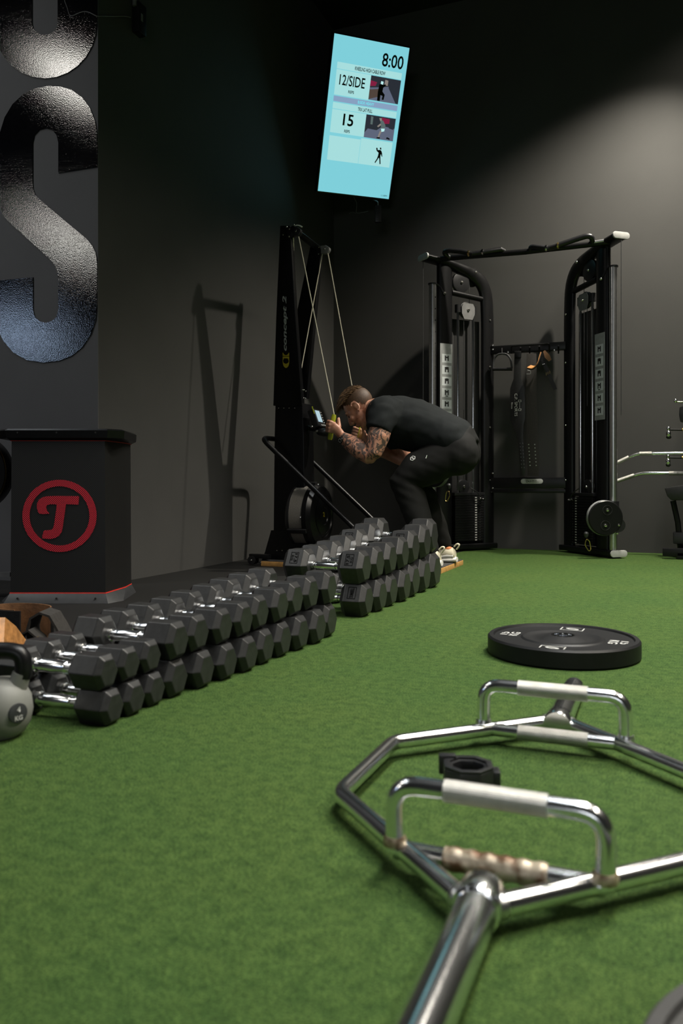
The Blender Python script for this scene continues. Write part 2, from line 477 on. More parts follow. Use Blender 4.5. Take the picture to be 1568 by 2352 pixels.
        return self.loft(rings)

    def mesh(self, name, org=None, smooth=35, bevel=0.0, bseg=2):
        me = bpy.data.meshes.new(name)
        o = Vector(org) if org is not None else Vector((0, 0, 0))
        bm = bmesh.new()
        vs = [bm.verts.new(v - o) for v in self.v]
        for f in self.f:
            try:
                bm.faces.new([vs[i] for i in f])
            except ValueError:
                pass
        bmesh.ops.remove_doubles(bm, verts=bm.verts, dist=1e-6)
        bmesh.ops.recalc_face_normals(bm, faces=bm.faces)
        if bevel:
            es = [e for e in bm.edges if len(e.link_faces) == 2 and e.calc_face_angle(0) > math.radians(28)]
            bmesh.ops.bevel(bm, geom=es, offset=bevel, segments=bseg, affect='EDGES', profile=0.6, clamp_overlap=True)
        bm.to_mesh(me); bm.free()
        if smooth:
            me.shade_smooth(); me.set_sharp_from_angle(angle=math.radians(smooth))
        return me

    def build(self, name, m, parent=None, smooth=35, bevel=0.0, bseg=2, label=None):
        org = ORG.get(parent) if parent is not None else None
        me = self.mesh(name, org, smooth, bevel, bseg)
        return link(name, me, m, parent, label)


def link(name, me, m, parent=None, label=None):
    o = bpy.data.objects.new(name, me); COL.objects.link(o)
    if m is not None and not me.materials:
        me.materials.append(M[m] if isinstance(m, str) else m)
    if parent is not None:
        o.parent = parent; ORG[o] = ORG.get(parent, Vector((0, 0, 0)))
    if label:
        o['label'] = label
    return o


def tag(o, label=None, cat=None, group=None, kind=None):
    if label: o['label'] = label
    if cat: o['category'] = cat
    if group: o['group'] = group
    if kind: o['kind'] = kind
    return o


def thing(name, label, cat, loc=(0, 0, 0), rotz=0.0, group=None, local=False):
    """an Empty at the thing's base; parts given in room coordinates unless local"""
    o = bpy.data.objects.new(name, None); COL.objects.link(o)
    o.empty_display_size = 0.1
    o.location = loc; o.rotation_euler = (0, 0, rotz)
    ORG[o] = Vector((0, 0, 0)) if local else Vector(loc)
    return tag(o, label, cat, group)


def struct(name, mb, m, bevel=0.0):
    o = mb.build(name, m, None, bevel=bevel); o['kind'] = 'structure'
    return o


def flat_text(name, s, c, ux, uy, w, h, m, parent, depth=0.0008, bold=0.0, shear=0.0):
    """lettering fitted to a w x h box centred on c, standing on the directions ux, uy"""
    cu = bpy.data.curves.new('t', 'FONT'); cu.body = s; cu.offset = bold; cu.resolution_u = 3; cu.shear = shear
    to = bpy.data.objects.new('t', cu); COL.objects.link(to)
    bpy.context.view_layer.update()
    me0 = bpy.data.meshes.new_from_object(to.evaluated_get(bpy.context.evaluated_depsgraph_get()))
    bpy.data.objects.remove(to); bpy.data.curves.remove(cu)
    xs = [v.co.x for v in me0.vertices]; ys = [v.co.y for v in me0.vertices]
    x0, x1, y0, y1 = min(xs), max(xs), min(ys), max(ys)
    c = Vector(c); ux = Vector(ux); uy = Vector(uy); nn = ux.cross(uy).normalized() * depth
    org = ORG.get(parent, Vector((0, 0, 0)))
    bm = bmesh.new(); bm.from_mesh(me0); bpy.data.meshes.remove(me0)
    bmesh.ops.remove_doubles(bm, verts=bm.verts, dist=1e-5)
    for v in bm.verts:
        a = (v.co.x - (x0 + x1) / 2) / (x1 - x0) * w; b = (v.co.y - (y0 + y1) / 2) / (y1 - y0) * h
        v.co = c + ux * a + uy * b + nn - org
    me = bpy.data.meshes.new(name); bm.to_mesh(me); bm.free()
    return link(name, me, m, parent)


_bolt = {}


def bolts(parent, pts, nrm, r=0.006, m='bolt', name='bolt'):
    key = (tuple(round(x, 3) for x in nrm), r, m)
    if key not in _bolt:
        n = Vector(nrm).normalized()
        b = MB().lathe([(r, 0), (r, r * 0.45), (r * 0.75, r * 0.8), (0.0, r * 0.95)], (0, 0, 0), n, 10)
        me = b.mesh('bolt'); me.materials.append(M[m]); _bolt[key] = me
    for p in pts:
        o = bpy.data.objects.new(name, _bolt[key]); COL.objects.link(o)
        o.parent = parent; o.location = Vector(p) - ORG.get(parent, Vector((0, 0, 0)))


def dup(root, name, loc, label, group=None, rotz=None):
    r = root.copy(); COL.objects.link(r); r.location = loc
    if rotz is not None: r.rotation_euler = (0, 0, rotz)
    r['label'] = label
    if group: r['group'] = group
    for ch in list(root.children):
        c = ch.copy(); COL.objects.link(c); c.parent = r
        for g in list(ch.children):
            d = g.copy(); COL.objects.link(d); d.parent = c
    return r


# ---------------------------------------------------------------- the room
XW, YB, YS = -2.68, 6.45, 3.31          # alcove side wall, back wall, sign wall
XT = -1.445                             # edge of the turf
CEIL = 4.5
struct('floor', MB().box2((-12, -8, -0.1), (XT, YB, 0)), 'rubber_floor')
struct('turf_floor', MB().box2((XT, -8, -0.1), (5.2, YB, 0)), 'turf')
struct('wall_back', MB().box2((XW - 0.15, YB, -0.1), (5.2, YB + 0.15, CEIL)), 'wall')
struct('wall_left', MB().box2((XW - 0.15, YS + 0.004, -0.1), (XW, YB, CEIL)), 'wall')
struct('wall_sign', MB().box2((-12, YS, -0.1), (XW, YS + 0.004, CEIL)), 'wall_sign')
struct('wall_right', MB().box2((5.2, -8, -0.1), (5.35, YB + 0.15, CEIL)), 'wall')
struct('wall_front', MB().box2((-12, -8.15, -0.1), (5.35, -8, CEIL)), 'wall')
struct('wall_far_left', MB().box2((-12.15, -8.15, -0.1), (-12, YS + 0.15, CEIL)), 'wall')
struct('ceiling', MB().box2((-12.15, -8.15, CEIL), (5.35, YB + 0.15, CEIL + 0.1)), 'ceiling')

# ---------------------------------------------------------------- big letters on the sign wall
YL = YS - 0.001


def wall_pts(pp):
    return [PY(x, y, YL) for x, y in pp]


S_OUT = [(224, 384), (225, 350), (224, 310), (219, 278), (207, 248), (190, 225), (165, 207), (140, 200), (112, 198), (82, 204), (55, 217), (30, 240), (12, 270), (1, 305), (-4, 345),
         (-4, 430), (-2, 460), (3, 482), (10, 498), (30, 518), (60, 545), (90, 572), (116, 596), (128, 612), (134, 630), (135, 645), (135, 712), (131, 728), (120, 738), (106, 742), (92, 738), (81, 728), (77, 712), (77, 637),
         (-14, 646), (-14, 715), (-6, 752), (10, 785), (32, 810), (62, 827), (100, 833), (136, 829), (165, 818), (190, 798), (210, 768), (221, 735), (224, 700), (224, 605), (221, 582), (213, 565), (200, 549),
         (153, 510), (120, 482), (95, 461), (82, 448), (77, 434), (76, 418), (76, 328), (80, 311), (91, 299), (106, 295), (121, 299), (131, 311), (135, 328), (135, 398)]
tag(MB().prism(wall_pts(S_OUT), (0, -0.004, 0)).build('wall_letter', 'gloss_letter', None, smooth=0),
    'huge glossy black letter S on the grey wall above the speaker', 'letter')


def stadium(cx, y0, y1, rx, ry, n=14):
    pts = []
    for k in range(n + 1):
        a = PI * k / n
        pts.append((cx + rx * math.cos(a), y1 + ry * math.sin(a)))
    for k in range(n + 1):
        a = PI + PI * k / n
        pts.append((cx + rx * math.cos(a), y0 + ry * math.sin(a)))
    return pts


tag(MB().ring_prism(wall_pts(stadium(104, -330, 52, 120, 129)), wall_pts(stadium(104, -330, 52, 29.5, 29.5)), (0, -0.004, 0)).build('wall_letter', 'gloss_letter', None, smooth=0),
    'huge glossy black rounded letter cut off by the top of the photo', 'letter')

# ---------------------------------------------------------------- small box with a cable high on the alcove wall
q = PX(308, 40, XW)
t = thing('access_point', 'small black box with a cable, high on the wall by the letters', 'box', (XW, q.y, q.z))
a_ = PX(300, 10, XW); b_ = PX(321, 82, XW)
zc = PX(310, 45, XW)
MB().box2((XW, a_.y + .01, PX(310, 80, XW).z), (XW + 0.045, b_.y, PX(310, 12, XW).z)).build('housing', 'black_plastic', t, bevel=0.006)
MB().box2((XW + 0.045, zc.y - 0.008, zc.z - .02), (XW + 0.047, zc.y + 0.008, zc.z + .02)).build('status_light', 'grey_plastic', t)
MB().tube(fillet([PX(309, 14, XW + .02), PX(309, -20, XW + .02)], .01), 0.012, 8).build('conduit', 'grey_plastic', t)
cab = [PX(300, 40, XW + .012), PX(285, 37, XW + .006), PX(262, 38, XW + .006), PX(232, 37, XW + .008)]
cab += [PY(222, 38, YS - .008), PY(205, 28, YS - .008), PY(190, 26, YS - .008), PY(160, 40, YS - .008), PY(155, 18, YS - .008), PY(147, 0, YS - .008), PY(150, -40, YS - .008)]
MB().tube(fillet(cab, .03, 4), 0.0022, 6).build('cable', 'grey_plastic', t)

# ---------------------------------------------------------------- hexagonal trap bar
HX, HYC = -0.20, 1.305                  # centre of the bar
hub, sw, sd = 0.40, 0.276, 0.135        # half hub spacing, half width, half side
zt, rt = 0.0296, 0.0138
t = thing('trap_bar', 'chrome hexagonal trap bar with raised handles lying on the turf', 'barbell', (HX, HYC, 0))
loop = [(HX, HYC - hub, zt), (HX - sw, HYC - sd, zt), (HX - sw, HYC + sd, zt), (HX, HYC + hub, zt), (HX + sw, HYC + sd, zt), (HX + sw, HYC - sd, zt)]
MB().tube(fillet(loop, 0.022, 5, True), rt, 18, closed=True).build('hexagon_frame', 'chrome_bar', t)
for sg, yy in ((-1, -hub), (1, hub)):
    y0 = HYC + sg * (hub - 0.045); y1 = HYC + sg * (hub + 0.30)
    pr = [(0.0, 0), (0.0275, 0), (0.0295, 0.004), (0.0295, 0.042), (0.0275, 0.046), (0.0252, 0.047), (0.0247, 0.30), (0.0235, 0.335), (0.018, 0.345), (0.0, 0.345)]
    MB().lathe(pr, (HX, y0, zt), (0, sg, 0), 32).build('sleeve', 'chrome_bar', t)
    yg = HYC + sg * 0.285; hw = 0.1345
    MB().cyl((HX - hw, yg, zt), (HX + hw, yg, zt), rt - 0.001, n=18).build('lower_handle_bar', 'chrome_bar', t)
    low = MB()
    if sg < 0:
        pts = [(HX - 0.066 + 0.132 * k / 24, yg, zt) for k in range(25)]
        low.tube(pts, [rt + 0.0012 + 0.0011 * (1 if (k // 2) % 2 else -0.4) for k in range(25)], 18)
    else:
        low.cyl((HX - 0.066, yg, zt), (HX + 0.066, yg, zt), rt + 0.0006, n=18)
    low.build('lower_grip', 'rust' if sg < 0 else 'knurl', t)
    zu = 0.118
    MB().tube(fillet([(HX - hw, yg, zt), (HX - hw, yg, zu), (HX + hw, yg, zu), (HX + hw, yg, zt)], 0.034, 7), rt - 0.0008, 18).build('raised_handle', 'chrome_bar', t)
    MB().cyl((HX - 0.066, yg, zu), (HX + 0.066, yg, zu), rt + 0.0007, n=20).build('raised_grip', 'knurl', t)
    for sx in (-1, 1):
        MB().lathe([(0.0155, -0.006), (0.0165, 0), (0.0140, 0.007)], (HX + sx * hw, yg, zt + 0.012), (0, 0, 1), 14).build('weld', 'weld' if sg < 0 else 'chrome_sat', t)
        MB().lathe([(0.0140, -0.006), (0.0155, 0), (0.0140, 0.006)], (HX + sx * 0.024, HYC + sg * (hub - 0.022), zt), (sx * 0.75, -sg * 0.66, 0), 14).build('hub_weld', 'chrome_sat', t)

# barbell collar inside the hexagon
q = PZ(1075, 1815)
t = thing('barbell_collar', 'black plastic lock collar lying on the turf inside the trap bar', 'collar', (q.x, q.y, 0), 0.3, local=True)
oc = [Vector((0.045 * math.cos(2 * PI * k / 8 + .39), 0.045 * math.sin(2 * PI * k / 8 + .39), 0)) for k in range(8)]
ic = [Vector((0.028 * math.cos(2 * PI * k / 8 + .39), 0.028 * math.sin(2 * PI * k / 8 + .39), 0)) for k in range(8)]
MB().ring_prism(oc, ic, (0, 0, 0.042)).build('ring', 'black_plastic', t, bevel=0.003)
MB().ring_prism([p * .98 + Vector((0, 0, .042)) for p in oc], [p * 1.18 + Vector((0, 0, .042)) for p in ic], (0, 0, 0.004)).build('rim', 'black_plastic', t, bevel=0.001)
MB().box((-0.034, 0.03, 0.034), (0.03, 0.016, 0.034)).build('latch', 'black_plastic', t, bevel=0.003)
MB().box((0.047, 0.0, 0.022), (0.012, 0.03, 0.03)).build('hinge', 'black_plastic', t, bevel=0.003)


# ---------------------------------------------------------------- weight plates on the turf
def plate(name, label, loc, rot, R, T, hub_m, body_m, marks):
    t = thing(name, label, 'weight plate', loc, rot, local=True)
    pr = [(R * 0.12, 0.004), (R * 0.4, 0.004), (R * 0.42, 0), (R - 0.006, 0), (R, 0.006), (R, T - 0.006), (R - 0.005, T), (R * 0.925, T), (R * 0.91, T - 0.006),
          (R * 0.56, T - 0.008), (R * 0.53, T - 0.004), (R * 0.50, T - 0.004), (R * 0.46, T - 0.008), (R * 0.30, T - 0.009), (R * 0.20, T + 0.002), (R * 0.155, T + 0.002), (R * 0.155, 0.004)]
    MB().lathe(pr, (0, 0, 0), (0, 0, 1), 72, closed=True).build('rubber_disc', body_m, t, smooth=30)
    MB().lathe([(R * 0.155, 0.006), (R * 0.155, T + 0.003), (R * 0.115, T + 0.003), (R * 0.112, T - 0.002), (R * 0.112, 0.006)], (0, 0, 0), (0, 0, 1), 40, closed=True).build('steel_hub', hub_m, t)
    if marks:
        zt_ = T - 0.0072
        for a in (0.0, PI):
            c, s = math.cos(a), math.sin(a)
            ux = Vector((-s, c, 0)); uy = Vector((-c, -s, 0))   # reads from the rim
            ux, uy = -ux, -uy
            cen = Vector((c, s, 0)) * R * 0.73
            flat_text('weight_mark', '15', cen + uy * 0.016 + Vector((0, 0, zt_)), ux, uy, 0.046, 0.028, 'pale_print', t, bold=0.02)
            flat_text('weight_mark', 'KG', cen - uy * 0.017 + Vector((0, 0, zt_)), ux, uy, 0.060, 0.028, 'pale_print', t, bold=0.02)
        for a in (PI / 2, -PI / 2):
            c, s = math.cos(a), math.sin(a)
            cen = Vector((c, s, 0)) * R * 0.73 + Vector((0, 0, zt_))
            ux = Vector((-s, c, 0)); uy = Vector((c, s, 0))
            rr = lambda w, h: [cen + ux * (x * w) + uy * (y * h) for x, y in ((-1, -1), (1, -1), (1, 1), (-1, 1))]
            b = MB().ring_prism(rr(.036, .026), rr(.0325, .0225), (0, 0, 0.0008))
            pts = [cen + ux * (0.021 * math.cos(q)) + uy * (0.012 * math.sin(q) + 0.006 * math.cos(q)) for q in [2 * PI * k / 20 for k in range(20)]]
            pin = [cen + ux * (0.012 * math.cos(q)) + uy * (0.005 * math.sin(q) + 0.004 * math.cos(q)) for q in [2 * PI * k / 20 for k in range(20)]]
            b.ring_prism(pts, pin, (0, 0, 0.0008))
            b.build('rim_emblem', 'pale_print', t, smooth=0)
    return t


q = PZ(1292, 1502)
plate('bumper_plate', 'black 15 kg bumper plate lying flat on the turf behind the trap bar', (q.x, q.y, 0), math.radians(-4), 0.226, 0.056, 'chrome', 'rubber_plate', True)
plate('weight_plate', 'blurred dark grey plate cut off at the lower right corner of the photo', (0.201, 0.704, 0), 0.3, 0.225, 0.045, 'chrome_sat', 'grey_rubber', False)

# ---------------------------------------------------------------- dumbbells in two runs, stacked two high


def hex_ring(x, R, pk):
    return [Vector((x, R * pk * math.cos(PI / 3 * k), R * math.sin(PI / 3 * k))) for k in range(6)]


def head_mesh(h, L, pk):
    R = h / math.sqrt(3)
    ch = R * 0.27
    b = MB().loft([hex_ring(-L / 2, R * 0.71, pk), hex_ring(-L / 2 + ch, R, pk), hex_ring(L / 2 - ch, R, pk), hex_ring(L / 2, R * 0.71, pk)])
    me = b.mesh('head', None, 0, bevel=0.0022, bseg=2)
    me.materials.append(M['rubber'])
    return me


def handle_mesh(Lh):
    x = Lh / 2
    pr = [(0.0135, -x), (0.0165, -x + .001), (0.0165, -x + .010), (0.0135, -x + .012), (0.0135, -x + .022), (0.0150, -x + .024), (0.0150, -x + .030), (0.0140, -x + .033), (0.0168, 0),
          (0.0140, x - .033), (0.0150, x - .030), (0.0150, x - .024), (0.0135, x - .022), (0.0135, x - .012), (0.0165, x - .010), (0.0165, x - .001), (0.0135, x)]
    me = MB().lathe(pr, (0, 0, 0), (1, 0, 0), 20).mesh('handle')
    me.materials.append(M['chrome_bar'])
    return me


ORD = ['first', 'second', 'third', 'fourth', 'fifth', 'sixth', 'seventh', 'eighth', 'ninth', 'tenth', 'eleventh', 'twelfth']


def facet_frame(h):
    """the facet turned to the camera: centre offset, direction along it, outward normal"""
    R, pk = h / math.sqrt(3), 0.94
    along = Vector((0, 0.5 * pk, 0.866)).normalized()
    n = Vector((0, -along.z, along.y))
    return Vector((0, -0.75 * R * pk, 0.433 * R)), along, n


def dumbbell(loc, rz, h, L, Lh, hm, km, label, group, marks):
    t = thing('hex_dumbbell', label, 'dumbbell', loc, rz, group, local=True)
    zc = h / 2
    for sg in (-1, 1):
        hd = link('head', hm, None, t); hd.location = (sg * (Lh / 2 + L / 2), 0, zc)
        if marks:
            off, along, n = facet_frame(h)
            c = off + n * 0.0006
            ux = Vector((1, 0, 0))
            w, v = L * 0.16, h * 0.19
            rr = lambda a, b_: [c + ux * (x * a) + along * (y * b_) for x, y in ((-1, -1), (1, -1), (1, 1), (-1, 1))]
            MB().ring_prism(rr(w, v), rr(w * 0.88, v * 0.92), n * 0.0004).build('marking_frame', 'mark_dark', hd, smooth=0)
            d = along * (1 if sg < 0 else -1)
            side = ux * (1 if sg < 0 else -1)
            # lettering runs across the facet, top to bottom on one head and upside down on the other
            if len(marks) == 2:
                flat_text('weight_mark', marks[0], c + side * (w * 0.35), -d, side, v * 1.55, w * 0.75, 'mark_dark', hd, 0.0007, 0.03)
                flat_text('weight_mark', marks[1], c - side * (w * 0.5), -d, side, v * 0.95, w * 0.55, 'mark_dark', hd, 0.0007, 0.02)
            else:
                flat_text('weight_mark', marks[0], c, -d, side, v * 1.6, w * 0.9, 'mark_dark', hd, 0.0007, 0.02)
    hl = link('handle', km, None, t); hl.location = (0, 0, zc)
    return t


def run(pk, hs, y0, xo0, xo1, L0, L1, Lh, tag_run, first, marks):
    n = len(hs)
    y = y0
    rnd = random.Random(11 + n)
    for i, h in enumerate(hs):
        if i:
            y += (hs[i - 1] + h) / math.sqrt(3) * pk + 0.0006
        L = L0 + (L1 - L0) * i / (n - 1)
        hm, km = head_mesh(h, L, pk), handle_mesh(Lh)
        xo = xo0 + (xo1 - xo0) * i / (n - 1)
        for lev in (0, 1):
            x = xo - L - Lh / 2 + rnd.uniform(-0.010, 0.010) - (0.012 if lev else 0)
            rz = rnd.uniform(-0.018, 0.018)
            lab = 'hex dumbbell, %s row of the %s, %s from %s' % (('lower', 'upper')[lev], tag_run, ORD[i], first)
            dumbbell((x, y, lev * (h + 0.0005)), rz, h, L, Lh, hm, km, lab, tag_run, marks.get((i, lev)))


run(0.915, [.075, .0755, .076, .091, .092, .093, .095, .098, .102, .105, .108, .111], 1.41, -1.105, -1.035, 0.090, 0.100, 0.122, 'long near run', 'the kettlebell', {})
run(0.94, [.128, .131, .135, .142, .152, .162, .172], 2.944, -1.065, -1.045, 0.108, 0.128, 0.13, 'far run of bigger dumbbells', 'its near end',
    {(0, 1): ('17.5', 'KG'), (0, 0): ('DUMBBELL',), (4, 1): ('25', 'KG')})

# ---------------------------------------------------------------- kettlebell
q = PZ(4, 1690)
t = thing('kettlebell', 'grey kettlebell with a dark handle at the near end of the dumbbells', 'kettlebell', (q.x, q.y, 0), TH, local=True)
MB().lathe([(0.0, 0.0), (0.034, 0.0), (0.046, 0.010), (0.057, 0.03), (0.0615, 0.055), (0.058, 0.082), (0.046, 0.104), (0.030, 0.117), (0.0, 0.122)], n=40).build('bell', 'iron_grey', t)
hp = fillet([(-0.030, 0, 0.095), (-0.048, 0, 0.135), (-0.040, 0, 0.176), (0.040, 0, 0.176), (0.048, 0, 0.135), (0.030, 0, 0.095)], 0.03, 6)
MB().tube([p for p in hp if p.z > 0.122], 0.0175, 14).build('handle', 'black_satin', t)
for sx in (-1, 1):
    MB().tube([(sx * 0.028, 0, 0.09), (sx * 0.042, 0, 0.131)], [0.021, 0.0185], 14).build('handle_horn', 'iron_grey', t)
n_ = Vector((0.80, -0.60, 0.02)).normalized(); c_ = Vector((0, 0, 0.056)) + n_ * 0.0600
MB().lathe([(0.020, -0.004), (0.020, 0.002), (0.018, 0.0028), (0.0, 0.0028)], c_, n_, 28).build('emblem', 'speaker_cap_low', t)
ux_, uy_ = Vector((0.60, 0.80, 0)), Vector((0, 0, 1))
flat_text('weight_mark', '4', c_ + n_ * 0.003 + uy_ * 0.008, ux_, uy_, 0.008, 0.011, 'pale_print', t, bold=0.03)
flat_text('weight_mark', 'KG', c_ + n_ * 0.003 - uy_ * 0.009, ux_, uy_, 0.017, 0.010, 'pale_print', t, bold=0.03)

# ---------------------------------------------------------------- lifting belts piled on the rubber floor
bx, by = -2.05, 1.98


def belt_loop(path, hw, zc, thick):
    b = MB(); b.ribbon([(x, y, z) for x, y, z in path], hw, Vector((0, 0, 1)), thick); return b


arc = [(bx + 0.05 + 0.115 * math.cos(a), by + 0.10 + 0.075 * math.sin(a), 0.054) for a in [math.radians(d) for d in range(20, 301, 14)]]
t = thing('lifting_belt', 'curled black lifting belt with a brown lining standing on the floor', 'belt', (bx + .05, by + .1, 0))
MB().ribbon([Vector(p) for p in arc], [0.052] * len(arc), Vector((0, 0, 1)), 0.008).build('outer_leather', 'leather_black', t)
arc2 = [(bx + 0.05 + 0.109 * math.cos(a), by + 0.10 + 0.069 * math.sin(a), 0.055) for a in [math.radians(d) for d in range(22, 299, 14)]]
MB().ribbon([Vector(p) for p in arc2], [0.054] * len(arc2), Vector((0, 0, 1)), 0.004).build('suede_lining', 'leather_brown', t)
for k in (0, 1):
    MB().box((bx - 0.03 + 0.03 * k, by + 0.022, 0.065 - 0.02 * k), (0.016, 0.006, 0.004)).build('buckle_prong', 'brass', t)
MB().tube(fillet([(bx - 0.05, by + 0.018, 0.04), (bx - 0.05, by + 0.018, 0.085), (bx - 0.01, by + 0.016, 0.085), (bx - 0.01, by + 0.016, 0.04)], .008, 3, True), 0.002, 6, closed=True).build('buckle', 'brass', t)

t = thing('lifting_belt', 'tan leather belt end arching up behind the kettlebell', 'belt', (bx - .02, by - .12, 0))
pth = [PZ(-70, 1452, .11), PZ(-30, 1445, .115), PZ(8, 1450, .105), PZ(28, 1468, .072), PZ(50, 1490, .034), PZ(76, 1506, .012)]
MB().ribbon(pth, [0.03, 0.04, 0.042, 0.04, 0.034, 0.02], FWD * 0.8 + Vector((0, 0, 0.55)), 0.007).build('strap', 'leather_tan', t)
MB().ribbon([p - Vector((0, 0, .0075)) for p in pth], [0.029, 0.039, 0.041, 0.039, 0.033, 0.019], FWD * 0.8 + Vector((0, 0, 0.55)), 0.006).build('backing', 'leather_black', t)

t = thing('lifting_belt', 'dark suede belt bent into an upright arch beside the brown lined belt', 'belt', (bx + .22, by + .06, 0))
u_ = RGT
base = PZ(112, 1492)
pth = []
for sx, z in ((-0.045, 0.035), (-0.05, 0.07), (-0.040, 0.105), (-0.012, 0.122), (0.018, 0.112), (0.040, 0.075), (0.058, 0.04), (0.075, 0.02)):
    pth.append(base + u_ * sx + Vector((0, 0, z)))
MB().ribbon(pth, 0.048, FWD, 0.007).build('strap', 'leather_dark', t)
MB().ribbon([base + u_ * s_ - FWD * 0.06 + Vector((0, 0, z)) for s_, z in ((-0.07, 0.03), (-0.06, 0.06), (-0.03, 0.075), (0.0, 0.05), (0.02, 0.02))], 0.03, FWD, 0.006).build('inner_strap', 'leather_dark', t)
for k in (0, 1):
    p = base - FWD * 0.095 + u_ * (-0.02 + 0.022 * k) + Vector((0, 0, 0.048 + 0.006 * k))
    MB().ell(p, (0.005, 0.005, 0.006)).build('rivet', 'brass', t)

# ---------------------------------------------------------------- loudspeaker with the red emblem
SPX = (131 - CX) / FPX * 3.48
q = RGT * SPX + FWD * 3.48
t = thing('loudspeaker', 'black portable loudspeaker with a red ringed T on its grille', 'speaker', (q.x, q.y, 0), TH, local=True)


def foot(hw, hc, hb, y0, yc, yb, z):
    return [Vector((-hw, y0, z)), Vector((hw, y0, z)), Vector((hc, yc, z)), Vector((hb, yb, z)), Vector((-hb, yb, z)), Vector((-hc, yc, z))]


MB().loft([foot(.208, .240, .236, .012, .22, .335, .03), foot(.204, .236, .232, .014, .22, .335, .73)]).build('grille_body', 'grille', t, smooth=20)
MB().loft([foot(.228, .272, .256, -.016, .07, .35, .0), foot(.211, .243, .238, .009, .21, .337, .041)]).build('bottom_bumper', 'speaker_cap_low', t, smooth=20, bevel=0.002)
MB().loft([foot(.2115, .2435, .2385, .0085, .21, .3375, .041), foot(.2105, .2425, .2380, .0095, .21, .337, .0445)]).build('red_trim', 'red_strip', t, smooth=20)
MB().loft([foot(.2080, .2405, .2370, .0110, .21, .337, .709), foot(.2085, .2410, .2375, .0105, .21, .337, .7115)]).build('red_trim', 'red_strip', t, smooth=20)
MB().loft([foot(.209, .242, .238, .010, .21, .337, .7115), foot(.219, .276, .256, -.004, .06, .345, .722), foot(.224, .282, .258, -.008, .05, .348, .755), foot(.215, .268, .25, .0, .056, .343, .762)]).build('top_bumper', 'black_gloss', t, smooth=20)
for z, y, xs in ((.022, -.009, (-.17, 0.0, .17)), (.745, -.0065, (-.17, 0.0, .17))):
    for x in xs:
        MB().cyl((x, y + .004, z), (x, y - .0015, z), 0.004, n=10).build('screw', 'black_matte', t)
px2 = lambda x, y: Vector(((x - 131) / FPX * 3.49, 0.0118 - 0.002, CAM_H - (y - HY) / FPX * 3.49))
cen = (134.5, 1185)
ro = [px2(cen[0] + 85 * math.cos(a), cen[1] + 83 * math.sin(a)) for a in [2 * PI * k / 56 for k in range(56)]]
ri = [px2(cen[0] + 69 * math.cos(a), cen[1] + 68 * math.sin(a)) for a in [2 * PI * k / 56 for k in range(56)]]
em = MB().ring_prism(ro, ri, (0, 0.003, 0)).build('emblem_ring', 'grille_red', t, smooth=0)
TPTS = [(828, 828), (820, 918), (690, 914), (682, 960), (668, 1060), (652, 1170), (640, 1215), (615, 1250), (575, 1272), (530, 1282), (440, 1278), (440, 1250), (455, 1192), (520, 1188), (545, 1178), (560, 1150), (570, 1090),
        (586, 980), (592, 916), (520, 914), (490, 925), (478, 950), (488, 985), (515, 1014), (440, 1018), (405, 1012), (390, 985), (382, 945), (385, 905), (400, 870), (430, 845), (480, 830), (560, 826)]
s_ = 340 / 1568.0
MB().prism([px2(x * s_, 960 + y * s_) for x, y in TPTS], (0, 0.003, 0)).build('emblem_letter', 'grille_red', t, smooth=0)

# round black thing cut off by the left edge, standing behind the speaker
c0 = RGT * ((-78 - CX) / FPX * 3.62) + FWD * 3.62
t = thing('round_drum', 'black disc with a thin pale rim cut off at the left edge beside speaker', 'drum', (c0.x, c0.y, 0))
zc_ = CAM_H - (1085 - HY) / FPX * 3.62
MB().lathe([(0.0, 0), (0.176, 0), (0.180, 0.006), (0.180, 0.10), (0.172, 0.104), (0.0, 0.104)], (c0.x, c0.y, zc_), FWD, 56).build('shell', 'black_gloss', t)
MB().lathe([(0.1805, -0.001), (0.1825, 0.002), (0.1825, 0.007), (0.1805, 0.009)], (c0.x, c0.y, zc_), FWD, 56, closed=True).build('rim', 'brass', t)
for sx in (-0.12, 0.12):
    p = Vector((c0.x, c0.y, 0)) + RGT * sx + FWD * 0.05
    MB().cyl(p, p + Vector((-RGT.x * sx * .2, -RGT.y * sx * .2, zc_ - 0.12)), 0.012, n=10).build('leg', 'black_satin', t)
MB().box(Vector((c0.x, c0.y, 0.105)) + FWD * 0.05, (0.37, 0.03, 0.02), Matrix.Rotation(TH, 3, 'Z')).build('cross_bar', 'grey_plastic', t)

# ---------------------------------------------------------------- upright ski machine on its plywood platform
BX0, BX1, BY0, BY1, BT = -2.37, -1.195, 4.50, 5.05, 0.034
t = thing('ski_machine', 'tall black ski trainer with two pull cords on a plywood platform', 'ski machine', (-1.8, 4.775, 0))
MB().box2((BX0, BY0, 0.0), (BX1, BY1, BT - 0.004)).build('platform', 'plywood', t, bevel=0.002)
MB().box2((BX0 + .004, BY0 + .004, BT - 0.004), (BX1 - .004, BY1 - .004, BT)).build('grip_surface', 'grip_tape', t)
YN, YF = 4.64, 4.80                     # near and far side of the lower column
ring = lambda py, x0, x1, yn, yf: [PY(x0, py, yn), PY(x1, py, yn), PY(x1, py, yn) + Vector((0, yf - yn, 0)), PY(x0, py, yn) + Vector((0, yf - yn, 0))]
MB().loft([ring(1292, 627, 702, YN, YF), ring(1200, 628, 700, YN, YF), ring(1000, 630, 697, YN, YF), ring(925, 632, 694, YN, YF)]).build('lower_column', 'black_gloss', t, bevel=0.006)
near_arm = [ring(932, 627, 693, YN - .004, YN + .045), ring(720, 634, 678, 4.56, 4.60), ring(518, 643, 666, 4.475, 4.515)]
MB().loft(near_arm).build('side_arm', 'black_gloss', t, bevel=0.005)


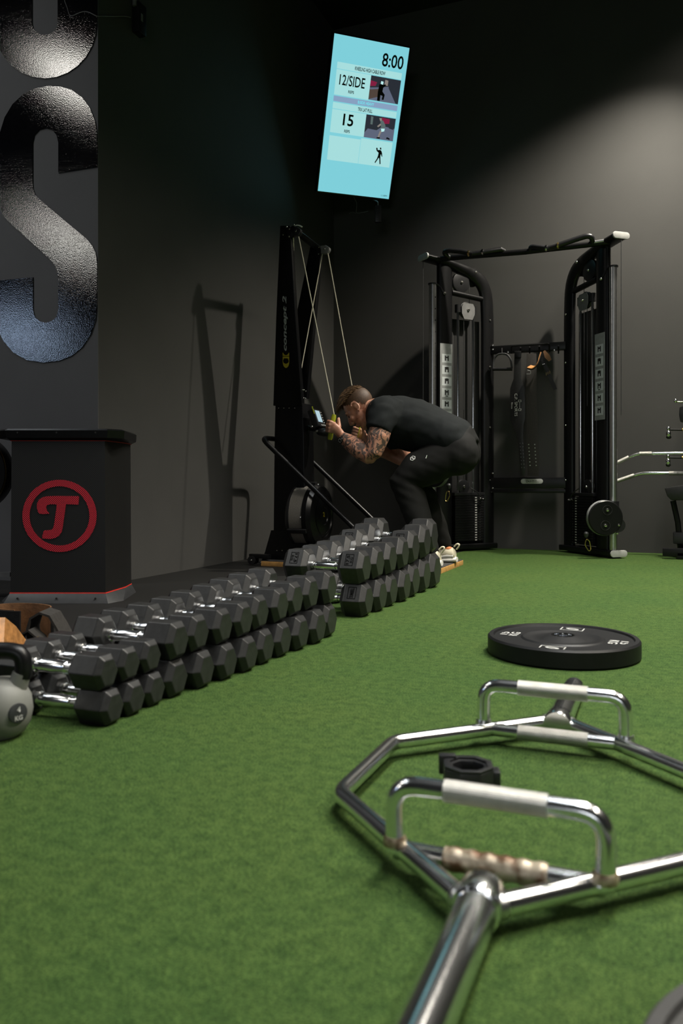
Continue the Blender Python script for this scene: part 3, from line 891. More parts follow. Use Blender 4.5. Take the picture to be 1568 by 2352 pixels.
def far_ring(py, x0, x1, y):
    return [PY(x0, py, y), PY(x1, py, y), PY(x1, py, y) + Vector((0, .045, 0)), PY(x0, py, y) + Vector((0, .045, 0))]


MB().loft([far_ring(915, 655, 704, 4.775), far_ring(723, 680, 722, 4.86), far_ring(566, 712, 738, 4.925)]).build('side_arm', 'black_gloss', t, bevel=0.005)
pn, pf = PY(676, 531, 4.50), PY(727, 570, 4.94)
MB().tube([pn + Vector((0, -.02, .005)), pf + Vector((0, .01, .005))], 0.032, 4, rb=0.026, up=(0, 0, 1)).build('top_bar', 'black_gloss', t, bevel=0.004)
# pulley housings at both ends of the top bar
PN, PF = PY(681, 534, 4.50), PY(747, 575, 4.94)
for nm, c, m in (('pulley_housing', PN, 'black_plastic'), ('pulley_housing', PF, 'grey_plastic')):
    prof = [(-.032, .030), (.008, .030), (.034, .012), (.034, -.006), (.018, -.027), (-.032, -.024)]
    MB().prism([c + Vector((x, -.017, z)) for x, z in prof], (0, .034, 0)).build(nm, m, t, bevel=0.004)
    bolts(t, [c + Vector((.002, -.018, .002)), c + Vector((-.040, -.02, .02)), c + Vector((-.042, -.02, -.026))], (0, -1, 0), 0.006)
MB().box2((PN.x - .07, PN.y - .02, PN.z - .03), (PN.x - .02, PN.y + .03, PN.z + .035)).build('bracket', 'black_satin', t, bevel=.004)
MB().tube(fillet([PN + Vector((-.03, 0, .03)), PN + Vector((0, 0, .05)), PN + Vector((.03, .02, .035))], .02), .006, 8).build('cord_guide', 'chrome_sat', t)
bolts(t, [PY(658, 521.5, 4.475), PY(650, 539.5, 4.48), PY(675, 517, 4.48)], (0, -1, 0), 0.006)
bolts(t, [PY(x, 937.5, YN - .004) for x in (640, 652, 664, 677)] + [PY(x, y, YN - .004) for x, y in ((695, 896), (698, 896), (702, 899), (697, 914.5), (701, 915.5))], (0, -1, 0), 0.0045)
bolts(t, [PY(x, 1264.5, YN - .05) for x in (636, 648, 661, 673)], (0, -1, 0), 0.0045)
# flared base bracket
MB().loft([[PY(598, 1293, YN - .045), PY(715, 1293, YN - .045), PY(715, 1293, YN - .045) + Vector((0, .26, 0)), PY(598, 1293, YN - .045) + Vector((0, .26, 0))],
           [PY(608, 1268, YN - .035), PY(706, 1268, YN - .035), PY(706, 1268, YN - .035) + Vector((0, .24, 0)), PY(608, 1268, YN - .035) + Vector((0, .24, 0))],
           [PY(622, 1218, YN - .01), PY(702, 1218, YN - .01), PY(702, 1218, YN - .01) + Vector((0, .19, 0)), PY(622, 1218, YN - .01) + Vector((0, .19, 0))]]).build('base_bracket', 'black_gloss', t, bevel=.003)
# transport foot at the rear
cw = PY(577, 1287, 4.50)
MB().cyl(cw, cw + Vector((0, .05, 0)), 0.028, n=20).build('wheel', 'black_plastic', t)
MB().box2((cw.x - .02, cw.y + .004, cw.z + .012), (cw.x + .12, cw.y + .044, cw.z + .04)).build('wheel_bracket', 'black_satin', t, bevel=.004)
bolts(t, [cw + Vector((0, -.001, 0)), cw + Vector((.068, .004, -.012))], (0, -1, 0), 0.006)
cw2 = cw + Vector((0, .45, 0))
MB().cyl(cw2, cw2 + Vector((0, .05, 0)), 0.028, n=20).build('wheel', 'black_plastic', t)
# bent tube stays from behind the column down to the platform
n0, n1 = PY(606, 1012, 4.555), PY(812, 1212, 4.555)
dirn = (n1 - n0); kz = (0.045 - n0.z) / dirn.z
ne = n0 + dirn * kz
f0 = n0 + Vector((0, .44, 0)); fe = ne + Vector((0, .44, 0))
bk = n0 + Vector((-.03, .02, .015))
MB().tube(fillet([ne, n0, n0 + Vector((-.02, .05, .02)), n0 + Vector((-.01, .39, .02)), f0, fe], .05, 6), 0.0165, 12).build('stay_tube', 'black_satin', t)
for p in (ne, fe):
    MB().box(p + Vector((0, 0, -.006)), (.06, .045, .008)).build('stay_foot', 'black_satin', t, bevel=.002)
# flywheel drum
fc = PY(738, 1185, 4.72)
ax = Vector((1, 0, 0))
MB().lathe([(0.0, -.17), (.19, -.17), (.205, -.155), (.205, -.14), (0, -.14)], fc, ax, 56).build('flywheel_back', 'black_plastic', t)
MB().lathe([(.2, -.14), (.2, -.05), (.19, -.05), (.19, -.14)], fc, ax, 56, closed=True).build('air_grille', 'alu_mesh', t)
MB().lathe([(.195, -.055), (.207, -.05), (.208, -.02), (.19, .005), (.14, .018), (.135, .012), (.10, .020), (.06, .022), (.055, .015), (0, .015)], fc, ax, 56).build('flywheel_cover', 'black_gloss', t)
MB().lathe([(.118, .0155), (.121, .0185), (.124, .0165)], fc, ax, 56, closed=True).build('cover_ring', 'black_satin', t)
flat_text('cover_mark', '2', fc + Vector((.0165, .0, .01)), Vector((0, 1, 0)), Vector((0, 0, 1)), .03, .03, 'yellow_print', t, bold=.02)
for a in (100, 205, 320):
    r_ = Vector((0, math.cos(math.radians(a)), math.sin(math.radians(a))))
    MB().box(fc + r_ * .207 + Vector((-.085, 0, 0)), (.13, .03, .028), Matrix.Rotation(math.radians(a), 3, 'X')).build('drum_clamp', 'black_plastic', t, bevel=.004)
bolts(t, [fc + Vector((-.05, -.215, .0)), fc + Vector((-.01, -.03, .205))], (.3, -1, .2), .007)
# monitor on its arm
mc = PY(727, 963, 4.70)
dn = Vector((.34, 0, -.94)); nm_ = Vector((.94, 0, .34)); wy = Vector((0, 1, 0))
RM = Matrix((wy, -dn, nm_)).transposed()     # local x=width, y=up, z=out
mon = MB().box(mc, (.115, .12, .045), RM).build('monitor', 'black_plastic', t, bevel=.006)
MB().box(mc + nm_ * .024 - wy * .010 - dn * .010, (.066, .078, .003), RM).build('display', 'lcd', mon)
for k in range(5):
    MB().lathe([(.0048, 0), (.004, .004), (0, .0045)], mc + nm_ * .0225 + wy * .044 + dn * (-.04 + .018 * k), nm_, 10).build('button', 'pale_print', mon)
for k in range(3):
    MB().lathe([(.006, 0), (.005, .004), (0, .0045)], mc + nm_ * .0225 + wy * (-.005 + .025 * k) + dn * .05, nm_, 10).build('button', 'pale_print', mon)
MB().box(mc - wy * .059 - dn * .05 + nm_ * .02, (.003, .05, .006), RM).build('monitor_edge', 'handle_yellow', mon)
MB().tube(fillet([Vector((mc.x - .13, 4.72, mc.z - .02)), Vector((mc.x - .05, 4.72, mc.z - .06)), mc + dn * .06 - nm_ * .02], .03), .016, 10).build('monitor_arm', 'black_plastic', t)
MB().ell(mc + dn * .098 + nm_ * .02, (.05, .055, .028)).build('cup_holder', 'black_plastic', t)
bolts(t, [mc + dn * .085 - wy * .06, mc + dn * .05 - wy * .07 - nm_ * .02], (0, -1, 0), .008)
# printed name along the arm
A0, A1, A2 = near_arm[0][0], near_arm[0][1], near_arm[2][0]
nfn = (A1 - A0).cross(A2 - A0).normalized()
if nfn.y > 0: nfn = -nfn
upv = (A2 - A0); upv = (upv - Vector((1, 0, 0)) * upv.x).normalized()
lf = Vector((-1, 0, 0))
NF = lambda x, y: PP(x, y, A0, nfn) + nfn * 0.0065
c0_, c1_ = NF(656.5, 806), NF(655.5, 680)
flat_text('brand_lettering', 'concept 2', (c0_ + c1_) / 2 + nfn * .001, (c1_ - c0_).normalized(), lf, (c1_ - c0_).length, .036, 'grey_print', t, 0.0012, 0.03, 0.25)
E6 = lambda x, y: NF(630 + x / 12.38, 670 + y / 12.38)
dout = [E6(*p) for p in [(250, 1845), (433, 1845), (433, 1990), (428, 2060), (410, 2115), (380, 2155), (345, 2170), (308, 2155), (278, 2115), (258, 2060), (250, 1990)]]
dho = [E6(340 + 85 * math.cos(a), 1962 + 88 * math.sin(a)) for a in [math.radians(x) for x in (-130, -50, 5, 35, 55, 75, 90, 105, 125, 150, 180)]]
MB().ring_prism(dout, dho, nfn * .001).build('emblem', 'yellow_print', t, smooth=0)
MB().prism([E6(*p) for p in [(248, 1735), (262, 1735), (280, 1775), (310, 1800), (340, 1806), (372, 1800), (402, 1775), (420, 1735), (433, 1735), (433, 1828), (250, 1828)]], nfn * .001).build('emblem', 'yellow_print', t, smooth=0)

# pull handles and cords
YHN, YHF = 4.50, 4.93
h1t, h1b = PY(767, 952, YHN), PY(757, 1010, YHN)
h2t, h2b = PY(824, 976, YHF), PY(814, 1014, YHF)
for a, b in ((h1t, h1b), (h2t, h2b)):
    MB().tube([a, a * .9 + b * .1, a * .5 + b * .5, b * .92 + a * .08, b], [.0125, .0155, .0145, .0155, .0125], 14).build('pull_handle', 'handle_yellow', t)
MB().tube([PN + Vector((.012, 0, -.02)), h1t], 0.0036, 8).build('cord', 'rope', t)
MB().tube([PF + Vector((.018, 0, -.02)), h2t], 0.0036, 8).build('cord', 'rope', t)
MB().tube([PF + Vector((-.022, 0, -.02)), PY(692, 846, 4.74)], 0.0034, 8).build('cord', 'rope', t)
MB().tube([PN + Vector((-.022, 0, -.02)), PY(674, 608, 4.58)], 0.0034, 8).build('cord', 'rope', t)


# ---------------------------------------------------------------- the person at the ski machine
def remeshed(mb, voxel, smooth=4, org=None):
    me = mb.mesh('tmp', org, 0)
    o = bpy.data.objects.new('tmp', me); COL.objects.link(o)
    r = o.modifiers.new('r', 'REMESH'); r.mode = 'VOXEL'; r.voxel_size = voxel; r.use_smooth_shade = True
    s = o.modifiers.new('s', 'SMOOTH'); s.factor = 0.5; s.iterations = smooth
    bpy.context.view_layer.update()
    out = bpy.data.meshes.new_from_object(o.evaluated_get(bpy.context.evaluated_depsgraph_get()))
    bpy.data.objects.remove(o); bpy.data.meshes.remove(me)
    out.shade_smooth()
    return out


pc = Vector((-1.35, 4.72, BT))
person = thing('person', 'person in black T-shirt and trousers bent forward pulling ski cords', 'person', pc)
HB = Vector((0, 0, 1))
# spine stations: pixel x, y, half depth, half width
SP = [(1062, 1030, .105, .150), (1045, 1015, .125, .165), (1000, 992, .115, .155), (950, 974, .125, .165), (905, 958, .125, .185), (872, 944, .095, .19), (852, 936, .06, .09)]
spine = [PY(x, y, 4.715) for x, y, _, _ in SP]
up_b = Vector((0.35, 0, 0.94))
body = MB()
body.tube(spine, [s[3] for s in SP], 20, rb=[s[2] for s in SP], up=up_b)
# head
PITCH = math.radians(48)
fF = Vector((-math.cos(PITCH), 0, -math.sin(PITCH))); fU = Vector((-math.sin(PITCH), 0, math.cos(PITCH))); fL = Vector((0, -1, 0))
hc = PY(827, 937, 4.70)
HD = lambda f, u, l=0.0: hc + fF * f + fU * u + fL * l
HAX = (fF, fL, fU)
body.ell(HD(-.012, .038), (.098, .076, .094), HAX, 24, 16)
body.ell(HD(.030, -.012), (.066, .068, .082), HAX, 20, 14)
body.ell(HD(.040, -.060), (.050, .055, .052), HAX, 18, 12)
body.ell(HD(.066, -.102), (.026, .030, .022), HAX, 14, 10)          # chin
body.ell(HD(.080, .034), (.016, .050, .014), HAX, 14, 8)             # brow
body.tube([HD(.090, .024), HD(.108, -.002), HD(.116, -.022), HD(.100, -.034)], [.009, .011, .0145, .012], 10)   # nose
for s in (-1, 1):
    body.ell(HD(.100, -.030, s * .012), (.011, .009, .009), HAX, 10, 8)
    body.ell(HD(.070, -.022, s * .044), (.024, .022, .022), HAX, 12, 8)    # cheek
    body.tube([HD(-.010, -.085, s * .052), HD(.030, -.098, s * .046), HD(.062, -.106, s * .020)], [.016, .016, .016], 10)   # jaw
    # ear
    e0 = [HD(.012 - .020 * math.cos(a) * 1.0 - .012, .004 + .031 * math.sin(a), s * (.076 + .010 * (1 - math.cos(a)) * .5)) for a in [math.radians(x) for x in range(-120, 151, 18)]]
    body.tube(e0, [.0055] * len(e0), 8)
    body.ell(HD(-.004, .0, s * .074), (.016, .007, .024), HAX, 10, 8)
    body.ell(HD(.004, -.030, s * .074), (.008, .006, .009), HAX, 10, 8)
body.ell(HD(.094, -.058), (.012, .024, .0065), HAX, 12, 8)             # upper lip
body.ell(HD(.092, -.071), (.011, .021, .0070), HAX, 12, 8)             # lower lip
# neck
body.tube([HD(-.030, -.035), HD(-.045, -.085), PY(868, 944, 4.715)], [.060, .062, .080], 16)
# arms
ARM_N = [PY(890, 945, 4.57), PY(879, 962, 4.49), PY(869, 1003, 4.455), PY(857, 1040, 4.44), PY(848, 1047, 4.44), PY(822, 1030, 4.46), PY(800, 1014, 4.475), PY(786, 1003, 4.485)]
R_N = [.066, .068, .066, .054, .052, .058, .047, .032]
body.tube(ARM_N, R_N, 18)
body.ell(PY(851, 1052, 4.445), (.034, .034, .034), None, 14, 10)
body.ell(PY(862, 1020, 4.44), (.050, .045, .062), None, 14, 10)
ARM_F = [PY(885, 950, 4.88), PY(890, 975, 4.95), PY(920, 1030, 5.0), PY(936, 1058, 5.0), PY(926, 1060, 5.0), PY(876, 1036, 4.98), PY(842, 1016, 4.96)]
body.tube(ARM_F, [.066, .066, .050, .038, .036, .040, .029], 16)


def hand(top, bot, wrist, mirror):
    """fist closed on a handle; fingers wrap around the axis, thumb lies along it"""
    ax = (top - bot).normalized()
    c = bot.lerp(top, 0.50)
    e1 = wrist - c; e1 = (e1 - ax * e1.dot(ax)).normalized()
    e2 = ax.cross(e1) if mirror else e1.cross(ax)
    at = lambda deg, r, tt: c + ax * tt + e1 * (r * math.cos(math.radians(deg))) + e2 * (r * math.sin(math.radians(deg)))
    fing = ((.030, 1.0), (.011, 1.06), (-.009, 1.0), (-.027, .86))
    for tt, k in fing:
        body.tube([at(35, .044, tt * .8 - .004), at(75, .040 * k, tt), at(118, .034 * k, tt + .001), at(160, .030, tt), at(205, .0265, tt), at(250, .0245, tt), at(295, .0245, tt)],
                  [.0115, .0115, .0105, .0100, .0092, .0085, .0072], 10)
        body.ell(at(78, .043 * k, tt), (.0105, .0105, .0105), None, 10, 8)
    body.tube([wrist, at(20, .055, -.012), at(45, .044, -.002), at(62, .038, .004)], [.026, .030, .034, .030], 14, rb=[.022, .019, .018, .013], up=e2)
    body.tube([at(5, .052, -.018), at(-5, .048, .012), at(-18, .038, .034), at(-32, .032, .052), at(-40, .029, .064)], [.017, .0145, .0118, .0108, .0085], 10)


hand(h1t, h1b, PY(786, 1003, 4.485), False)
hand(h2t, h2b, PY(842, 1016, 4.96), True)
# legs
HIP_N, KN_N, AN_N = PY(1038, 1038, 4.645), PY(928, 1110, 4.60), PY(985, 1272, 4.585)
HIP_F, KN_F, AN_F = PY(1045, 1032, 4.82), PY(955, 1112, 4.84), PY(1016, 1256, 4.855)
for hp_, kn, an in ((HIP_N, KN_N, AN_N), (HIP_F, KN_F, AN_F)):
    body.tube([hp_, hp_.lerp(kn, .5), kn, kn.lerp(an, .25), kn.lerp(an, .6), an, an + Vector((.005, 0, -.05))], [.10, .088, .066, .066, .050, .038, .038], 16)
    body.tube([an + Vector((.02, 0, -.03)), an + Vector((-.09, 0, -.045))], [.032, .028], 12)
bme = remeshed(body, 0.0042, 5, pc)
att = bme.attributes.new('ink', 'FLOAT', 'POINT')
seg = [p - pc for p in ARM_N]
for v in bme.vertices:
    best, bt = 9.0, 0
    for i in range(2, 7):
        a, b = seg[i], seg[i + 1]; ab = b - a
        tt = max(0.0, min(1.0, (v.co - a).dot(ab) / ab.dot(ab)))
        d = (v.co - a - ab * tt).length
        if d < best: best, bt = d, i + tt
    ink = 1.0 if (best < .075 and bt < 6.9) else 0.0
    # bare skin on the point of the elbow and the underside of the forearm
    if 3.2 < bt < 5.2 and v.co.z < (seg[4].z - .022): ink *= .15
    att.data[v.index].value = ink
link('body', bme, 'skin', person)

# eyes
for s in (-1, 1):
    MB().ell(HD(.079, .006, s * .031), (.011, .012, .011), HAX, 12, 8).build('eye', 'eye', person)
    MB().tube([HD(.085, .026, s * .016), HD(.090, .031, s * .030), HD(.080, .028, s * .048)], [.004, .0048, .003], 6).build('eyebrow', 'hair', person)

# hair: close cut sides, longer top falling forward
cap = MB(); cap_s = MB()
nu, nv = 40, 26
grid = {}


def hair_pt(k, j, grow):
    tt = PI * j / nv; p = 2 * PI * k / nu
    r = Vector((.098 + grow, .076 + grow, .094 + grow))
    return (-.012 + r.x * math.sin(tt) * math.cos(p), .038 + r.z * math.cos(tt), r.y * math.sin(tt) * math.sin(p))


def hairline(f):
    if f > .055: return .085 - (f - .055) * .2
    if f > .022: return .048 + (f - .022) * 1.1
    if f > -.02: return .040
    if f > -.05: return .040 - (-.02 - f) * 2.6
    return -.040


for j in range(nv):
    for k in range(nu):
        q4 = [(k, j), (k, j + 1), (k + 1, j + 1), (k + 1, j)]
        ps = [hair_pt(a % nu, b, .0035) for a, b in q4]
        cf = sum(p[0] for p in ps) / 4; cu = sum(p[1] for p in ps) / 4
        if cu < hairline(cf): continue
        top = cu > .088 - .15 * max(0, -cf - .02)
        ps2 = [hair_pt(a % nu, b, .007 if top else .0035) for a, b in q4]
        (cap if top else cap_s).add([HD(p[0] + .002 * noise.noise(Vector((p[0], p[2], p[1])) * 60), p[1], p[2]) for p in ps2], [(0, 1, 2, 3)])
hair = cap.build('hair', 'hair', person, smooth=80)
cap_s.build('hair_sides', 'hair_short', person, smooth=80)
st = MB(); rnd = random.Random(5)
for i in range(1500):
    tt = rnd.uniform(.02, 1.15); p = rnd.uniform(-PI, PI)
    f0_, u0_, l0_ = (-.012 + .105 * math.sin(tt) * math.cos(p), .038 + .101 * math.cos(tt), .083 * math.sin(tt) * math.sin(p))
    if u0_ < hairline(f0_) + .012 or (u0_ < .075 and f0_ < .05): continue
    front = max(0.0, min(1.0, (f0_ + .04) / .12))
    ln = rnd.uniform(.018, .030) + .035 * front * front
    nrm = Vector((f0_ + .012, u0_ - .038, l0_)).normalized()
    d = (Vector((1.0, -.1, rnd.uniform(-.45, .45))) + nrm * rnd.uniform(.25, .9)).normalized()
    q0 = Vector((f0_, u0_, l0_)); q1 = q0 + d * ln * .5 + nrm * .006; q2 = q0 + d * ln
    # the fringe droops towards the floor
    q2 += Vector((.35, -.55, 0)) * (ln * .6 * front)
    st.tube([HD(*q0), HD(*q1), HD(*q2)], [.0024, .0022, .0007], 3, caps=False)
st.build('hair_strands', 'hair', person, smooth=60)

# T-shirt
sh = MB()
SS = [(1070, 1024, .100, .165), (1048, 1014, .140, .195), (1005, 994, .142, .185), (955, 978, .162, .192), (905, 966, .165, .212), (874, 949, .118, .212), (857, 940, .075, .125)]
sh.tube([PY(x, y, 4.715) for x, y, _, _ in SS], [s[3] for s in SS], 28, rb=[s[2] for s in SS], up=up_b)
sh.ell(PY(884, 950, 4.55), (.105, .11, .105), None, 20, 14)
sh.ell(PY(1050, 1020, 4.715), (.115, .185, .125), None, 20, 14)
sh.tube([PY(893, 944, 4.60), PY(880, 960, 4.505), PY(872, 978, 4.47), PY(867, 990, 4.455)], [.108, .098, .083, .077], 20)
sh.tube([PY(890, 948, 4.86), PY(888, 970, 4.95), PY(897, 1000, 4.985)], [.10, .090, .078], 20)
sh.tube([PY(920, 985, 4.66), PY(903, 1012, 4.68), PY(910, 1028, 4.70)], [.10, .07, .045], 16)     # loose front hanging down
sme = remeshed(sh, 0.0075, 12, pc)
nn = [v.normal.copy() for v in sme.vertices]
for v, n in zip(sme.vertices, nn):
    w = v.co + pc
    a = noise.noise(Vector((w.x * 9 + w.z * 7, w.y * 5, w.z * 16 - w.x * 7))) * .0065 + noise.noise(Vector((w.x * 26, w.y * 14, w.z * 22))) * .0028
    v.co += n * a
link('t_shirt', sme, 'shirt', person)

# trousers
tr = MB()
PS = [(1072, 1040, .105, .155), (1056, 1026, .140, .175), (1025, 1010, .135, .180), (1000, 1003, .10, .165)]
tr.tube([PY(x, y, 4.72) for x, y, _, _ in PS], [s[3] for s in PS], 24, rb=[s[2] for s in PS], up=up_b)
for hp_, kn, an, kk in ((HIP_N, KN_N, AN_N, 1.0), (HIP_F, KN_F, AN_F, .94)):
    m1 = hp_.lerp(kn, .35) + Vector((0, 0, .004)); m2 = hp_.lerp(kn, .7) + Vector((-.008, 0, .020))
    s1 = kn.lerp(an, .22) + Vector((.012, 0, 0)); s2 = kn.lerp(an, .6) + Vector((.012, 0, 0))
    tr.tube([hp_ + Vector((.02, 0, .0)), m1, m2, kn + Vector((.004, 0, .0)), s1, s2, an + Vector((.0, 0, .02)), an + Vector((0, 0, -.008))],
            [.116 * kk, .122 * kk, .116 * kk, .098 * kk, .090 * kk, .078 * kk, .060, .054], 22)
tr.ell(PY(1050, 1040, 4.635), (.128, .11, .138), None, 20, 14)
tr.ell(PY(1056, 1038, 4.81), (.128, .11, .138), None, 20, 14)
tr.ell(KN_N + Vector((0.01, 0, .004)), (.098, .09, .098), None, 20, 14)
tme = remeshed(tr, 0.0075, 22, pc)
nn = [v.normal.copy() for v in tme.vertices]
kps = [KN_N - pc, KN_F - pc]
for v, n in zip(tme.vertices, nn):
    w = v.co + pc
    dk = min((v.co - k).length for k in kps)
    amp = .004 + .006 * max(0, 1 - dk / .22)
    v.co += n * (noise.noise(Vector((w.x * 6 + w.z * 4, w.y * 4, w.z * 24 + w.x * 9))) * amp + noise.noise(w * 20) * .003)
trousers = link('trousers', tme, 'trouser', person)
bvh = BVHTree.FromObject(trousers, bpy.context.evaluated_depsgraph_get()) if False else BVHTree.FromPolygons([v.co + pc for v in tme.vertices], [p.vertices[:] for p in tme.polygons])


def on_trousers(px, py):
    hit = bvh.ray_cast(EYE, ray(px, py).normalized())
    return hit[0], hit[1]


hp3, hn = on_trousers(948, 1053)
if hp3 is not None:
    a_, b_ = frame(hn)
    hexo = [hp3 + hn * .001 + a_ * (.0185 * math.cos(PI / 3 * k + .3)) + b_ * (.0185 * math.sin(PI / 3 * k + .3)) for k in range(6)]
    hexi = [hp3 + hn * .001 + a_ * (.0140 * math.cos(PI / 3 * k + .3)) + b_ * (.0140 * math.sin(PI / 3 * k + .3)) for k in range(6)]
    MB().ring_prism(hexo, hexi, hn * .003).build('logo_outline', 'white_print', trousers, smooth=0)
    for k in (-1, 1):
        MB().box(hp3 + hn * .0025 + a_ * (.004 * k) + b_ * (.003 * k), (.009, .006, .003), Matrix((a_, b_, hn)).transposed()).build('logo_mark', 'white_print', trousers)
hp3, hn = on_trousers(981, 1046)
if hp3 is not None:
    MB().tube([hp3 + hn * .004, hp3 + hn * .006 + Vector((-.006, 0, -.02))], .003, 6).build('zip_pull', 'chrome_sat', trousers)

# watch
wp = PY(789, 1006, 4.482); wd = (ARM_N[6] - ARM_N[7]).normalized()
MB().lathe([(.0335, -.011), (.0375, -.010), (.0375, .010), (.0335, .011)], wp + wd * .012, wd, 28, closed=True).build('watch_strap', 'black_plastic', person)
wn = Vector((-.35, -.9, -.25)); wn = (wn - wd * wn.dot(wd)).normalized()
wt = wd.cross(wn)
wc = wp + wd * .012 + wn * .037
MB().lathe([(.0195, -.003), (.0205, .004), (.018, .0085), (0, .0085)], wc, wn, 28).build('watch_face', 'black_gloss', person)
for k in range(8):
    a = 2 * PI * k / 8
    MB().ell(wc + wn * .0088 + wd * (.011 * math.cos(a)) + wt * (.011 * math.sin(a)), (.0022, .0022, .0022), None, 6, 4).build('watch_dial_mark', 'white_print', person)


# shoes
def shoe(heel, label):
    hx, hy, hz = heel
    s = MB()

    def ringx(x, w, z0, z1, wt_=.75, shift=0.0):
        out = []
        for k in range(16):
            a = 2 * PI * k / 16
            zz = (z0 + z1) / 2 + (z1 - z0) / 2 * math.sin(a)
            f = 1.0 if math.sin(a) < 0 else 1 - (1 - wt_) * math.sin(a)
            out.append(Vector((hx - x, hy + shift + w * f * math.copysign(abs(math.cos(a)) ** .75, math.cos(a)), hz + zz)))
        return out
    up = MB().loft([ringx(.004, .026, .025, .075, .6), ringx(.02, .035, .022, .092, .6), ringx(.06, .037, .022, .100, .65), ringx(.10, .038, .020, .094, .55), ringx(.14, .042, .018, .078, .5),
                    ringx(.19, .047, .016, .062, .5), ringx(.24, .044, .016, .050, .5), ringx(.278, .028, .018, .040, .5)]).build('shoe', 'shoe_cream', person, smooth=60, label=label)
    MB().loft([ringx(-.006, .028, .004, .036, .9), ringx(.03, .040, .0, .034, .95), ringx(.10, .040, .0, .028, .95), ringx(.18, .050, .0, .026, .95), ringx(.25, .046, .002, .025, .95), ringx(.287, .028, .012, .028, .9)]).build('sole', 'shoe_white', up, smooth=60)
    MB().loft([ringx(.012, .0365, .026, .060, .8), ringx(.05, .0395, .024, .062, .85), ringx(.09, .0405, .022, .050, .85), ringx(.12, .041, .022, .034, .85)]).build('heel_panel', 'shoe_white', up, smooth=60)
    MB().ell((hx - .055, hy, hz + .084), (.036, .025, .016)).build('collar_liner', 'shoe_liner', up)
    MB().tube(fillet([(hx + .002, hy, hz + .082), (hx + .016, hy, hz + .098), (hx + .020, hy, hz + .116), (hx + .004, hy, hz + .116), (hx - .012, hy, hz + .098)], .010, 4), .0055, 8, rb=.011, up=(0, 1, 0)).build('pull_loop', 'shoe_cream', up)
    for k in range(4):
        x = .105 + .022 * k; z = .098 - .0115 * k
        MB().tube([(hx - x, hy - .026, hz + z - .008), (hx - x - .004, hy, hz + z + .004), (hx - x, hy + .026, hz + z - .008)], .0035, 6).build('lace', 'shoe_white', up)


shoe((-1.215, 4.575, BT), 'cream running shoe half hidden by the dumbbells')
shoe((-1.19, 4.84, BT), 'cream running shoe with an orange collar and heel loop')

# ---------------------------------------------------------------- cable machine against the back wall
CXM = -0.985
t = thing('cable_machine', 'black double cable machine with chrome posts and a pull-up bar', 'cable machine', (CXM, 6.1, 0))


